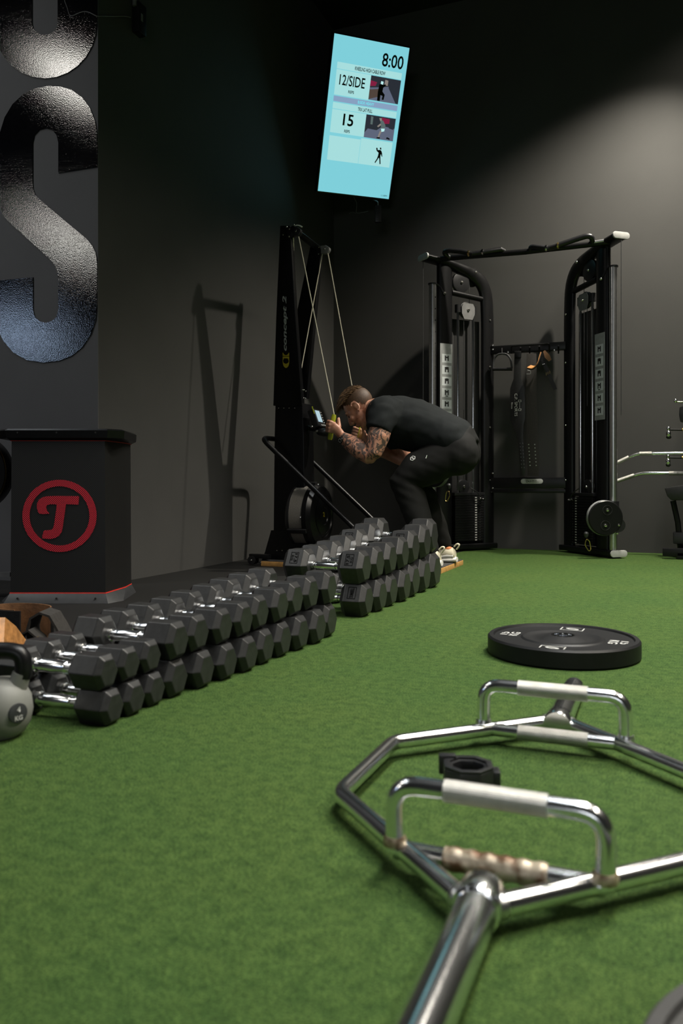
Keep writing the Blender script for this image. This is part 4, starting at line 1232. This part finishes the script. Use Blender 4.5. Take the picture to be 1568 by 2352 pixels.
def tower(sg):
    """sg -1: left tower, +1: right tower. s runs from the front to the wall, w sideways towards the middle"""
    A = Vector((CXM + sg * 0.705, 5.87, 0)); a = Vector((-sg * 0.647, 0.763, 0)); n = Vector((-sg * 0.763, -0.647, 0))
    Q = lambda s, w, z: A + a * s + n * w + Vector((0, 0, z))

    def slab(s0, s1, w0, w1, z0, z1):
        vs = [Q(s, w, z) for z in (z0, z1) for w in (w0, w1) for s in (s0, s1)]
        return MB().add(vs, [(0, 2, 3, 1), (4, 5, 7, 6), (0, 1, 5, 4), (2, 6, 7, 3), (0, 4, 6, 2), (1, 3, 7, 5)])
    slab(.02, .66, -.06, .06, .012, .055).build('base_beam', 'black_satin', t, bevel=.012, bseg=3)
    # silver end caps, rounded bars
    for zc, s0 in ((.034, .02), (2.25, -.005)):
        pr = []
        for k in range(10):
            b = PI / 2 + PI * k / 9; pr.append((-.045 + .024 * math.cos(b), .024 * math.sin(b)))
        for k in range(10):
            b = -PI / 2 + PI * k / 9; pr.append((.045 + .024 * math.cos(b), .024 * math.sin(b)))
        MB().prism([Q(s0, w, zc + z) for w, z in pr], a * -.012).build('end_cap', 'silver_cap', t, bevel=.003)
    slab(.06, .13, -.05, .05, .0, .012).build('foot_pad', 'black_matte', t)
    # front upright, wide oval tube
    MB().tube([Q(.185, 0, .05), Q(.185, 0, 2.22)], .036, 20, rb=.068, up=a).build('front_upright', 'black_satin', t)
    # rear upright rolling over into the top arm
    path = [Q(.60, 0, .04), Q(.60, 0, 1.80), Q(.59, 0, 2.02), Q(.545, 0, 2.12), Q(.46, 0, 2.175), Q(.34, 0, 2.205), Q(.18, 0, 2.235), Q(-.005, 0, 2.25)]
    path = fillet(path, .08, 4)
    m_ = len(path)
    MB().tube(path, [.034 + .030 * max(0, (i / (m_ - 1) - .55)) / .45 for i in range(m_)], 18, rb=[.058 - .030 * max(0, (i / (m_ - 1) - .5)) / .5 for i in range(m_)], up=Vector((a.x * .7, a.y * .7, .714))).build('rear_frame', 'black_satin', t)
    MB().tube([Q(.25, 0, 2.01), Q(.585, 0, 1.985)], .022, 12).build('inner_bar', 'black_satin', t)
    # chrome adjustment post with pin holes
    MB().cyl(Q(.075, 0, .055), Q(.075, 0, 2.05), .028, n=28).build('chrome_post', 'chrome_sat', t)
    MB().cyl(Q(.075, 0, 2.05), Q(.075, 0, 2.06), .034, n=28).build('post_cap', 'black_plastic', t)
    MB().tube(fillet([Q(.075, 0, 2.058), Q(.13, .01, 2.05), Q(.145, .03, 2.0), Q(.17, .038, 1.985)], .02), .009, 8).build('stop_bracket', 'black_satin', t)
    hn_ = (n * .9 + a * .25).normalized()
    if sg < 0:
        for k in range(15):
            z = 1.95 - .088 * k
            MB().cyl(Q(.075, 0, z) + hn_ * .0255, Q(.075, 0, z) + hn_ * .0288, .006, n=10).build('pin_hole', 'black_matte', t)
    # guide rods
    for s in (.312, .459):
        MB().cyl(Q(s, .0, .45), Q(s, .0, 1.86), .0105, n=14).build('guide_rod', 'chrome', t)
        MB().cyl(Q(s, .0, 1.86), Q(s, .0, 1.92), .024, n=14).build('rod_collar', 'black_plastic', t)
    # pulleys
    for s, z, r, w in ((.337, 2.095, .078, .0), (.47, 2.16, .075, -.03), (.385, 1.885, .062, .0), (.36, .50, .055, .0)):
        pl = MB().lathe([(r * .9, -.014), (r, -.012), (r * .86, 0), (r, .012), (r * .9, .014), (r * .3, .016), (0, .016)], Q(s, w, z), n, 32).build('pulley', 'black_plastic', t)
        bolts(t, [Q(s, w + .017, z)], tuple(n), .011)
    br = [(-.045, .05), (.045, .05), (.062, .02), (.062, -.03), (.04, -.075), (-.04, -.075), (-.062, -.03), (-.062, .02)]
    MB().prism([Q(.395 + x, .022, 1.885 + y) for x, y in br], n * .004).build('pulley_plate', 'grey_plastic', t)
    bolts(t, [Q(.395, .027, 1.885)], tuple(n), .012)
    # cables
    for s, z0, z1, w in ((.36, 1.1, 1.86, .012), (.43, .5, 2.1, -.01), (-.012, 1.0, 2.22, .0)):
        MB().cyl(Q(s, w, z0), Q(s, w, z1), .0024, n=6).build('steel_cable', 'speaker_cap_low', t)
    # weight stack
    st_me = None
    for k in range(18):
        z = .075 + .0195 * k
        if st_me is None:
            b = slab(.255, .53, -.045, .045, 0, .0175)
            st_me = b.mesh('weight_plate', ORG[t], 0, bevel=.0015, bseg=1); st_me.materials.append(M['black_satin'])
            lab_me = MB().add([Q(s, .0462, zz) for s, zz in ((.443, .004), (.462, .004), (.462, .0125), (.443, .0125))], [(0, 1, 2, 3)]).mesh('number_label', ORG[t], 0)
            lab_me.materials.append(M['pale_print'])
            rim_me = MB().add([Q(s, .0462, zz) for s, zz in ((.488, .006), (.495, .006), (.495, .012), (.488, .012))], [(0, 1, 2, 3)]).mesh('pin_bush', ORG[t], 0)
            rim_me.materials.append(M['chrome_sat'])
        o = link('weight_plate', st_me, None, t); o.location = (0, 0, z)
        link('number_label', lab_me, None, o)
        link('pin_bush', rim_me, None, o)
    slab(.25, .54, -.045, .045, .43, .455).build('stack_cap', 'black_plastic', t, bevel=.003)
    slab(.25, .56, -.062, -.055, .06, 1.82).build('back_shroud', 'black_matte', t)
    MB().tube([Q(.40, .05, .49), Q(.44, .075, .46), Q(.50, .07, .40)], .004, 6).build('pin_lanyard', 'black_plastic', t)
    MB().cyl(Q(.497, .048, .405), Q(.50, .085, .40), .008, n=10).build('selector_pin', 'chrome', t)
    # screws
    bolts(t, [Q(.60, .034, z) for z in (.55, .97, 1.45, 1.82)], tuple(n), .008)
    bolts(t, [Q(.46, .03, 2.185), Q(.16, .037, 1.985)], tuple(n), .012)
    # exercise placard on the front upright
    pw = n * .9
    slab(.118, .232, .0375, .0395, .98, 1.60).build('placard', 'placard', t)
    for k in range(6):
        z = 1.49 - .088 * k
        pn_ = slab(.135, .222, .0395, .0402, z - .037, z + .030).build('pictogram_panel', 'placard_white', t)
        g = MB(); wv_ = .0404
        rect = lambda s0, s1, z0, z1: g.add([Q(s0, wv_, z0), Q(s1, wv_, z0), Q(s1, wv_, z1), Q(s0, wv_, z1)], [(0, 1, 2, 3)])
        rect(.160, .172, z - .022, z + .018); rect(.186, .197, z - .022, z + .018); rect(.170, .188, z - .002, z + .010)
        if k in (1, 2): rect(.172, .188, z + .010, z + .02)
        if k == 3: rect(.166, .192, z - .032, z - .026)
        g.build('pictogram', 'ink_black', pn_, smooth=0)
    # swivelling pulley carriage on the chrome post, turned outwards
    zc = .285 if sg > 0 else .62
    cn = Vector((sg * .42, -.907, 0)); ct = Vector((.907, sg * .42, 0)) * sg      # face normal, sideways towards the outside
    cc = Q(.085, .0, zc) + cn * .085 - ct * .088
    MB().lathe([(0, -.03), (.118, -.03), (.122, -.024), (.122, .018), (.116, .024), (0, .024)], cc, cn, 48).build('carriage_disc', 'black_satin', t)
    MB().lathe([(.1215, -.026), (.1235, -.022), (.1235, .010), (.1215, .014)], cc, cn, 48, closed=True).build('carriage_rim', 'placard', t)
    for dt, dz in ((.010, .055), (-.004, -.052)):
        g_ = cc + ct * dt + Vector((0, 0, dz)) + cn * .024
        MB().lathe([(.034, 0), (.034, .003), (.031, .003), (.031, 0)], g_, cn, 24, closed=True).build('disc_groove', 'black_matte', t)
        bolts(t, [g_], tuple(cn), .012)
    sp_ = cc + ct * .092 + Vector((0, 0, -.05))
    MB().lathe([(0, -.025), (.048, -.025), (.052, 0), (.048, .02), (0, .02)], sp_, cn, 28).build('small_pulley', 'black_plastic', t)
    bolts(t, [sp_ + cn * .02, sp_ + cn * .018 + Vector((-.01, 0, -.055))], tuple(cn), .009)
    MB().cyl(Q(.075, 0, zc - .085), Q(.075, 0, zc + .115), .040, n=24).build('carriage_sleeve', 'black_plastic', t)
    MB().tube([Q(.075, 0, zc), cc - cn * .02], .03, 10).build('carriage_arm', 'black_plastic', t)
    # rubber stop and snap hook
    hk = cc - ct * .13 + Vector((0, 0, -.125))
    MB().tube([hk + Vector((0, 0, .03)), hk + Vector((0, 0, .018)), hk, hk + Vector((0, 0, -.012))], [.010, .017, .014, .007], 14).build('cable_stop', 'speaker_cap_low', t)
    rr = ct
    MB().tube(fillet([hk + Vector((0, 0, -.02)), hk + rr * .024 + Vector((0, 0, -.035)), hk + rr * .034 + Vector((0, 0, -.095)), hk + rr * .02 + Vector((0, 0, -.108)), hk - rr * .01 + Vector((0, 0, -.06))], .014, 4, True), .0035, 8, closed=True).build('snap_hook', 'brass', t)
    return Q


QL = tower(-1)
QR = tower(1)
# pull-up bar with angled grips
YP = 5.93
MB().tube([PY(1000, 596, YP), PY(1060, 590, YP), PY(1200, 579, YP), PY(1400, 556, YP)], .021, 14).build('pull_up_bar', 'black_satin', t)
MB().tube(fillet([PY(1034, 594, YP), PY(1018, 580, YP - .04), PY(1028, 575, YP - .05), PY(1062, 578, YP - .05), PY(1085, 584, YP - .05)], .03, 5), .019, 12).build('angled_grip', 'black_plastic', t)
MB().tube([PY(1082, 583, YP - .05), PY(1110, 579, YP - .04), PY(1150, 573, YP - .02), PY(1158, 577, YP)], [.018, .018, .020, .016], 12).build('angled_grip', 'black_plastic', t)
MB().tube(fillet([PY(1218, 577, YP), PY(1218, 566, YP - .03), PY(1240, 568, YP - .04), PY(1262, 570, YP - .04), PY(1285, 563, YP - .05)], .03, 5), .018, 12).build('angled_grip', 'black_plastic', t)
MB().tube(fillet([PY(1283, 563, YP - .05), PY(1330, 547, YP - .05), PY(1350, 541, YP - .05), PY(1360, 546, YP - .04), PY(1360, 560, YP)], .04, 5), .020, 12).build('angled_grip', 'black_plastic', t)
for x, y in ((1076, 582), (1108, 579), (1254, 570), (1281, 564)):
    c = PY(x, y, YP - .052)
    MB().tube([c - Vector((.006, 0, 0)), c + Vector((.006, 0, 0))], .0225, 14).build('grip_ring', 'brass' if x in (1076, 1281) else 'chrome', t)
MB().tube([PY(1364, 557, YP - .01), PY(1388, 553, YP - .01)], .014, 12).build('bar_end', 'chrome_sat', t)
# rear cross members
for z0, z1, nme in ((1.553, 1.617, 'rear_cross_bar'), (.487, .572, 'rear_cross_bar'), (.452, .482, 'lower_cross_bar')):
    MB().box2((CXM - .34, 6.31, z0), (CXM + .34, 6.36 if z1 > .47 else 6.39, z1)).build(nme, 'black_satin', t, bevel=.008)
bolts(t, [PY(x, y, 6.31) for x, y in ((1131, 793), (1131, 803), (1309, 785), (1309, 820), (1131, 1087), (1308, 1087), (1131, 1121), (1308, 1122), (1272, 804))], (0, -1, 0), .009)
# name badge on the lower cross member
c = PY(1221, 1105.5, 6.309)
pr = [c + Vector((sx * .066 + .019 * math.cos(b), 0, .019 * math.sin(b))) for sx, b in [(1, -PI / 2 + PI * k / 8) for k in range(9)] + [(-1, PI / 2 + PI * k / 8) for k in range(9)]]
badge = MB().prism(pr, (0, -.004, 0)).build('name_badge', 'silver_cap', t, bevel=.001)
bc = c + Vector((0, -.0043, 0)); X_, Z_ = Vector((1, 0, 0)), Vector((0, 0, 1))
flat_text('badge_lettering', 'BHZ', bc + X_ * .022 + Z_ * .006, X_, Z_, .036, .008, 'ink_black', badge, bold=.01)
flat_text('badge_lettering', 'FITNESS', bc + X_ * .028 - Z_ * .0055, X_, Z_, .050, .0065, 'ink_black', badge, bold=.01)
MB().tube([bc + X_ * (x / 22.4 / 318 - .0) + Z_ * z for x, z in ()] or fillet([bc + X_ * -.042 - Z_ * .007, bc + X_ * -.042 + Z_ * .007, bc + X_ * -.030 + Z_ * .007, bc + X_ * -.026 - Z_ * .001, bc + X_ * -.016 - Z_ * .008, bc + X_ * -.006 - Z_ * .006, bc + X_ * -.006 + Z_ * .007, bc + X_ * -.014 + Z_ * .002, bc + X_ * -.026 - Z_ * .001, bc + X_ * -.036 - Z_ * .007], .003, 3, True), .0014, 6, closed=True).build('badge_emblem', 'ink_black', badge)
# hook frame on the upper cross member
YA = 6.295
MB().tube(fillet([PY(1174, 812, YA), PY(1174, 795, YA - .03), PY(1261, 789, YA - .03), PY(1261, 809, YA)], .012, 3), .0055, 8).build('hook_frame', 'black_satin', t)
for x, y in ((1195, 802), (1216, 801), (1238, 799), (1282, 798)):
    MB().tube(fillet([PY(x, y + 14, YA), PY(x, y, YA - .02), PY(x, y - 4, YA - .05)], .01), .006, 8).build('hook', 'black_satin', t)

# accessories hanging from it
g = 'accessories on the cable machine'
c = PY(1152, 808, YA - .02)
t2 = thing('stirrup_handle', 'dark metal stirrup cable handle hanging left on the cable machine', 'handle', PY(1152, 848, YA - .02))
MB().tube(fillet([PY(1132, 846, YA - .03), PY(1133, 826, YA - .03), PY(1142, 813, YA - .03), PY(1162, 812, YA - .03), PY(1173, 824, YA - .03), PY(1175, 845, YA - .03)], .05, 5), .008, 10, rb=.013, up=(0, 1, 0)).build('frame', 'speaker_cap_low', t2)
MB().cyl(PY(1131, 848, YA - .03), PY(1176, 848, YA - .03), .013, n=14).build('grip', 'black_plastic', t2)
MB().tube([PY(1152, 812, YA - .03), PY(1152, 800, YA - .02)], .007, 8).build('eye_strap', 'black_satin', t2)
bolts(t2, [PY(1166, 809, YA - .045)], (0, -1, 0), .008)


def hang(name, label, cat, outline, Y, thick, m, base):
    o = thing(name, label, cat, PY(base[0], base[1], Y))
    MB().prism([PY(x, y, Y) for x, y in outline], (0, thick, 0)).build('strap', m, o, smooth=30, bevel=.002)
    return o


YH = YA - .06
t2 = hang('hanging_belt', 'black printed lifting belt with a wide back hanging on the cable machine', 'belt',
          [(1181, 806), (1196, 806), (1196, 868), (1199, 878), (1204, 892), (1205.5, 930), (1206, 962), (1202, 975), (1201, 1000), (1203, 1040), (1206, 1092), (1195, 1092), (1191, 1040), (1189, 1010), (1184, 992), (1176, 978), (1171.5, 966), (1170, 930), (1171, 893), (1175, 880), (1179, 870)], YH, .008, 'leather_black', (1190, 1092))
Yt = YH - .001
cpt = PY(1184.5, 930, Yt)
flat_text('belt_lettering', 'C.P. SPORTS', cpt, Vector((0, 0, -1)), Vector((1, 0, 0)), .175, .022, 'pale_print', t2, bold=.005)
flat_text('belt_lettering', 'fitness', cpt + Vector((-.030, 0, -.005)), Vector((0, 0, -1)), Vector((1, 0, 0)), .05, .012, 'pale_print', t2)
db = MB()
p0, p1 = PY(1193, 922, Yt), PY(1193, 940, Yt)
db.cyl(p0, p1, .0016, n=6)
for p_, s in ((p0, 1), (p1, -1)):
    db.ring_prism([p_ + Vector((x, 0, z * s)) for x, z in ((-.013, -.004), (.013, -.004), (.010, .012), (-.010, .012))], [p_ + Vector((x * .7, 0, (z - .004) * .7 * s + .004 * s)) for x, z in ((-.013, -.004), (.013, -.004), (.010, .012), (-.010, .012))], (0, -.001, 0))
db.build('belt_dumbbell_mark', 'pale_print', t2, smooth=0)
for k in range(8):
    for x in (1194, 1200):
        c = PY(x + k * .5, 1018 + 8 * k, YH)
        MB().cyl(c + Vector((0, .001, 0)), c - Vector((0, .001, 0)), .0024, n=8).build('eyelet', 'chrome_sat', t2)
MB().box(PY(1189, 815, YH), (.05, .02, .05)).build('buckle', 'black_satin', t2, bevel=.006)

t2 = hang('hanging_belt', 'dark brown eyelet belt hanging straight down on the cable machine', 'belt',
          [(1209, 812), (1231, 812), (1232, 880), (1232, 930), (1235, 975), (1234, 1010), (1237, 1060), (1236, 1093), (1211, 1093), (1209, 1040), (1209, 975), (1207, 900)], YH + .012, .007, 'leather_dark', (1222, 1093))
for k in range(7):
    for x in (1213.5, 1227.5):
        c = PY(x + k * .55, 1021 + 8 * k, YH + .012)
        MB().lathe([(.0045, -.001), (.0045, .0015), (.002, .0025), (0, .0025)], c, (0, -1, 0), 10).build('eyelet', 'chrome_sat', t2)
MB().tube(fillet([PY(x, y, YH) for x, y in ((1211, 850), (1218, 852), (1218, 859), (1209, 859))], .004, 2), .0012, 6).build('stitching', 'grey_print', t2)

t2 = thing('hanging_belt', 'rolled belt with a tan lining and brass buckle over the hooks', 'belt', PY(1240, 845, YH - .04))
roll = [PY(1214, 842, YH - .05), PY(1226, 845, YH - .06), PY(1236, 833, YH - .07), PY(1243, 812, YH - .05)]
MB().ribbon(fillet(roll, .04, 4), .030, Vector((0.2, 1, .5)), .006).build('lining', 'leather_tan', t2)
MB().ribbon([p + Vector((.003, .004, -.006)) for p in fillet(roll, .04, 4)], .030, Vector((0.2, 1, .5)), .006).build('outer_leather', 'leather_black', t2)
fl = [PY(1249, 806, YH - .05), PY(1256, 818, YH - .055), PY(1263, 828, YH - .05)]
MB().ribbon(fl, [.008, .020, .012], Vector((1, 0, .35)), .005).build('tip', 'leather_brown', t2)
strap = [PY(1240, 812, YH - .03), PY(1250, 838, YH - .035), PY(1259, 855, YH - .035), PY(1268, 880, YH - .03), PY(1275, 895, YH - .03)]
MB().ribbon(fillet(strap, .05, 4), .014, Vector((1, 0, .2)), .005).build('loose_strap', 'leather_black', t2)
for k in range(3):
    c = PY(1254 + 4 * k, 859 - 2 * k, YH - .045)
    MB().box(c, (.004, .004, .022)).build('buckle_prong', 'brass', t2)
bolts(t2, [PY(1246, 837, YH - .045), PY(1249, 836, YH - .045)], (0, -1, 0), .006)

# ---------------------------------------------------------------- television hung in the corner
TVW, TVH = 0.62, 0.62 * 16 / 9
t = thing('television', 'bright cyan workout screen hung upright and tilted high in the corner', 'television', (-2.171, 5.822, 3.356), local=True)
RTV = Matrix.Rotation(math.radians(44.98), 3, 'Z') @ Matrix.Rotation(math.radians(23.16), 3, 'X') @ Matrix.Rotation(math.radians(-1.91), 3, 'Y')
t.rotation_euler = RTV.to_euler()
MB().box((0, .028, 0), (TVW + .022, .05, TVH + .022)).build('casing', 'black_gloss', t, bevel=.006)
MB().box((0, .07, -.05), (TVW * .6, .05, TVH * .5)).build('rear_box', 'black_plastic', t, bevel=.01)
scr = MB().box((0, 0.0015, 0), (TVW, .003, TVH)).build('screen', 'tv_bg', t, smooth=0)


def tvp(u, v, y=0.0):
    """u from the left, v from the top, both 0..1"""
    return Vector(((u - .5) * TVW, -.0002 - y, (.5 - v) * TVH))


def tvrect(name, u0, v0, u1, v1, m, lift=.0008, par=None):
    p = [tvp(u0, v1, lift), tvp(u1, v1, lift), tvp(u1, v0, lift), tvp(u0, v0, lift)]
    return MB().add(p, [(0, 1, 2, 3)]).build(name, m, par or scr, smooth=0)


TX, TZ = Vector((1, 0, 0)), Vector((0, 0, 1))


def tvtext(s, u, v, w, h, m='tv_ink', bold=0.0):
    return flat_text('screen_text', s, tvp(u, v, .0022), TX, TZ, w * TVW, h * TVH, m, scr, 0.0001, bold)


tvtext('8:00', .80, .100, .29, .084, bold=.014)
tvrect('heading_panel', .075, .163, .945, .204, 'tv_pale')
tvtext('KNEELNG HIGH CABLE ROW', .515, .184, .41, .024, bold=.02)
tvrect('exercise_panel', .075, .208, .535, .365, 'tv_pale')
tvtext('12/SIDE', .295, .268, .34, .066, bold=.012)
tvtext('REPS', .295, .335, .075, .019, bold=.02)
tvrect('note_band', .075, .372, .945, .406, 'tv_lilac')
tvtext('B:SIDE HEAVY', .51, .389, .22, .020, 'tv_cyan_text', .02)
tvrect('heading_panel', .075, .413, .945, .452, 'tv_pale')
tvtext('TRX LAT PULL', .51, .433, .20, .023, bold=.02)
tvrect('exercise_panel', .075, .456, .535, .605, 'tv_pale')
tvtext('15', .30, .513, .14, .076, bold=.02)
tvtext('REPS', .30, .585, .075, .019, bold=.02)
tvrect('exercise_panel', .075, .625, .50, .785, 'tv_pale')
tvrect('exercise_panel', .505, .615, .945, .785, 'tv_pale')
tvtext('1:14PM', .925, .981, .085, .012)
# still pictures on the screen
pic = tvrect('picture', .535, .209, .945, .362, 'tv_pic_floor', .001)


def pp(par, u0, v0, uw, vh, pts, m, lift):
    MB().add([tvp(u0 + x * uw, v0 + y * vh, lift) for x, y in pts], [tuple(range(len(pts)))]).build('picture_shape', m, par, smooth=0)


P1 = (.535, .209, .41, .153)
pp(pic, *P1, [(0, 0), (1, 0), (1, .22), (.62, .34), (.35, .42), (0, .5)], 'tv_pic_wall', .0013)
pp(pic, *P1, [(1, .1), (1, 1), (.92, 1), (.62, .40), (.60, .12)], 'tv_pic_wall', .0014)
pp(pic, *P1, [(0, .58), (.30, .50), (.32, .82), (0, .98)], 'tv_pic_wood', .0014)
pp(pic, *P1, [(.48, .08), (.58, .10), (.58, .32), (.46, .30)], 'tv_pic_skin', .0014)
pp(pic, *P1, [(.0, .2), (.22, .24), (.18, .40), (0, .44)], 'tv_pic_red', .0015)
pp(pic, *P1, [(.35, .16), (.43, .18), (.42, .30), (.34, .28)], 'tv_pic_white', .0018)
pp(pic, *P1, [(.30, .30), (.44, .30), (.50, .26), (.52, .32), (.44, .42), (.43, .58), (.52, .70), (.50, .92), (.44, .92), (.45, .76), (.38, .74), (.38, .99), (.29, .99), (.28, .62)], 'tv_ink', .0016)
pic = tvrect('picture', .535, .457, .945, .606, 'tv_pic_floor', .001)
P2 = (.535, .457, .41, .149)
pp(pic, *P2, [(0, 0), (1, 0), (1, .45), (.6, .40), (.4, .62), (.1, .60), (0, .8)], 'tv_pic_wall', .0013)
pp(pic, *P2, [(.52, .04), (.80, .06), (.80, .26), (.60, .30)], 'tv_pic_red', .0014)
pp(pic, *P2, [(.82, .10), (.98, .12), (.96, .5), (.80, .46)], 'tv_pic_wall', .0014)
pp(pic, *P2, [(.16, .05), (.24, .06), (.24, .40), (.17, .40)], 'tv_pic_shirt', .0014)
pp(pic, *P2, [(.44, .08), (.52, .06), (.54, .17), (.48, .20)], 'tv_pic_skin', .0018)
pp(pic, *P2, [(.48, .18), (.58, .16), (.68, .36), (.66, .54), (.54, .52), (.52, .34)], 'tv_pic_shirt', .0017)
pp(pic, *P2, [(.54, .52), (.67, .50), (.66, .62), (.57, .66)], 'tv_pic_white', .0018)
pp(pic, *P2, [(.50, .30), (.54, .36), (.44, .48), (.40, .44)], 'tv_pic_skin', .0017)
pp(pic, *P2, [(.52, .60), (.58, .64), (.53, .82), (.52, .96), (.46, .96), (.48, .80)], 'tv_pic_skin', .0016)
pp(pic, *P2, [(.44, .92), (.54, .90), (.54, .97), (.42, .97)], 'tv_ink', .0019)
pp(pic, *P2, [(.76, .88), (.80, .86), (.88, .90), (.87, .96), (.80, .93), (.76, .94)], 'tv_ink', .0017)
# standing figure
FP = (.72, .655, .13, .115)
fig = tvrect('picture', .70, .650, .86, .775, 'tv_pale', .0012)
pp(fig, *FP, [(.42, .05), (.55, .02), (.62, .12), (.50, .17)], 'tv_ink', .0019)
pp(fig, *FP, [(.10, .05), (.20, .10), (.24, .20), (.44, .17), (.62, .20), (.74, .34), (.82, .55), (.74, .54), (.62, .40), (.60, .52), (.66, .75), (.74, .98), (.62, 1.0), (.52, .70), (.46, .62), (.30, .80), (.14, .97), (.06, .92), (.26, .70), (.34, .52), (.36, .34), (.14, .26), (.04, .12)], 'tv_ink', .0018)
# corner bracket and hanging leads
t.rotation_euler = RTV.to_euler()
inv = RTV.inverted()
toL = lambda p: inv @ (Vector(p) - Vector((-2.171, 5.822, 3.356)))
wl, wb = Vector((XW + .004, 6.12, 3.42)), Vector((-2.33, YB - .004, 3.42))
MB().tube([toL(wl), Vector((-.05, .09, .0)), toL(wb)], .018, 10).build('corner_bracket', 'black_satin', t)

# power strip dangling under the screen
tp = PY(868, 492, 6.05)
t = thing('power_strip', 'black multi-socket power strip dangling under the television', 'power strip', tp + Vector((0, 0, -.06)))
MB().box(tp, (.048, .035, .135), Matrix.Rotation(.4, 3, 'Z')).build('body', 'black_plastic', t, bevel=.005)
for k in range(6):
    MB().box(tp + Vector((0, -.018, .05 - .02 * k)), (.034, .004, .004), Matrix.Rotation(.4, 3, 'Z')).build('socket', 'black_matte', t)
MB().tube(fillet([tp + Vector((0, 0, .067)), tp + Vector((.0, 0, .10)), Vector((-2.171, 5.822, 3.356)) + RTV @ Vector((.19, .04, -.572))], .03), .004, 8).build('flex', 'grey_plastic', t)
t = thing('loose_wire', 'thin pale wire looping loosely under the television', 'wire', PY(818, 491, 6.05))
MB().tube(fillet([PY(812, 452, 5.95), PY(819, 466, 6.05), PY(819, 475, 6.05), PY(817, 490, 6.05), PY(830, 489, 6.05), PY(845, 485, 6.08)], .02, 4), .0016, 6).build('wire', 'grey_plastic', t)
MB().tube(fillet([PY(817, 490, 6.05), PY(808, 487, 6.05), PY(801, 491, 6.05)], .02, 3), .0014, 6).build('wire_tail', 'grey_plastic', t)

# ---------------------------------------------------------------- storage rack and curl bars at the right edge
YR = 6.12
pb = PY(1590, 1270, YR)
t = thing('storage_rack', 'black bar rack with side hooks cut off at the right edge', 'rack', (pb.x, YR, 0))
MB().box2((pb.x - .03, YR - .03, .03), (pb.x + .03, YR + .03, 1.32)).build('post', 'black_satin', t, bevel=.004)
f0_ = PY(1521, 1268, YR - .12)
MB().box2((f0_.x, YR - .16, .02), (f0_.x + .5, YR - .09, .075)).build('foot_beam', 'black_satin', t, bevel=.006)
MB().box2((f0_.x + .09, YR - .16, .0), (f0_.x + .15, YR + .2, .05)).build('foot_cross', 'black_satin', t, bevel=.006)
MB().box2((f0_.x + .2, YR - .16, .0), (f0_.x + .5, YR - .10, .02)).build('foot_rubber', 'black_matte', t)
for y, kx in ((922, 1549), (986, 1533), (1050, 1532)):
    a, b = PY(kx + 5, y + 1, YR - .05), PY(1585, y + 2, YR - .02)
    MB().cyl(a, b, .007, n=10).build('hook_arm', 'black_satin' if y > 930 else 'chrome', t)
    MB().cyl(a + Vector((.08, 0, 0)), a + Vector((.11, 0, 0)), .009, n=10).build('arm_ferrule', 'brass', t)
    MB().ell(a + Vector((-.01, 0, .008)), (.012, .012, .016), None, 12, 8).build('hook_knob', 'chrome', t)
    if y > 930:
        MB().ell(a + Vector((-.01, -.01, -.028)), (.017, .014, .024), None, 12, 8).build('hook_bell', 'chrome', t)
        MB().ell(a + Vector((-.008, 0, -.052)), (.018, .014, .014), None, 12, 8).build('hook_bumper', 'black_plastic', t)
pad = [PY(x, y, YR - .08) for x, y in ((1525, 1121), (1568, 1114), (1600, 1114), (1600, 1150), (1541, 1149), (1532, 1140))]
MB().prism(pad, (0, .16, 0)).build('padded_shelf', 'leather_black', t, bevel=.01)
MB().prism([PY(x, y, YR - .02) for x, y in ((1560, 935), (1575, 930), (1575, 972), (1562, 968), (1559, 952))], (0, .06, 0)).build('bumper_pad', 'black_plastic', t, bevel=.008)
MB().tube([PY(1545, 1150, YR), PY(1556, 1200, YR), PY(1562, 1262, YR)], .02, 10).build('brace', 'black_satin', t)
MB().box2((PY(1545, 1232, YR).x, YR - .06, PY(1545, 1248, YR).z), (pb.x + .1, YR + .06, PY(1545, 1222, YR).z)).build('lower_tray', 'black_plastic', t, bevel=.01)


def curl_bar(label, pts, grips):
    y_ = YR + .075
    P = [PY(x, y, y_) for x, y in pts]
    o = thing('curl_bar', label, 'barbell', P[1])
    MB().tube(fillet(P, .05, 5), .0125, 14).build('bar', 'chrome', o)
    for (x0, y0), (x1, y1) in grips:
        MB().cyl(PY(x0, y0, y_), PY(x1, y1, y_), .0148, n=14).build('knurled_grip', 'knurl', o)
    return o


curl_bar('upper chrome curl bar resting across the rack by the right edge', [(1402, 1069), (1409, 1066), (1446, 1049), (1465, 1042), (1640, 1040)], [((1410, 1066), (1444, 1050)), ((1468, 1042), (1496, 1041.5))])
curl_bar('lower chrome curl bar resting across the rack by the right edge', [(1400, 1110.5), (1408, 1108), (1458, 1091), (1476, 1086.5), (1640, 1087)], [((1406, 1108.5), (1456, 1091.5)), ((1535, 1087), (1600, 1087))])
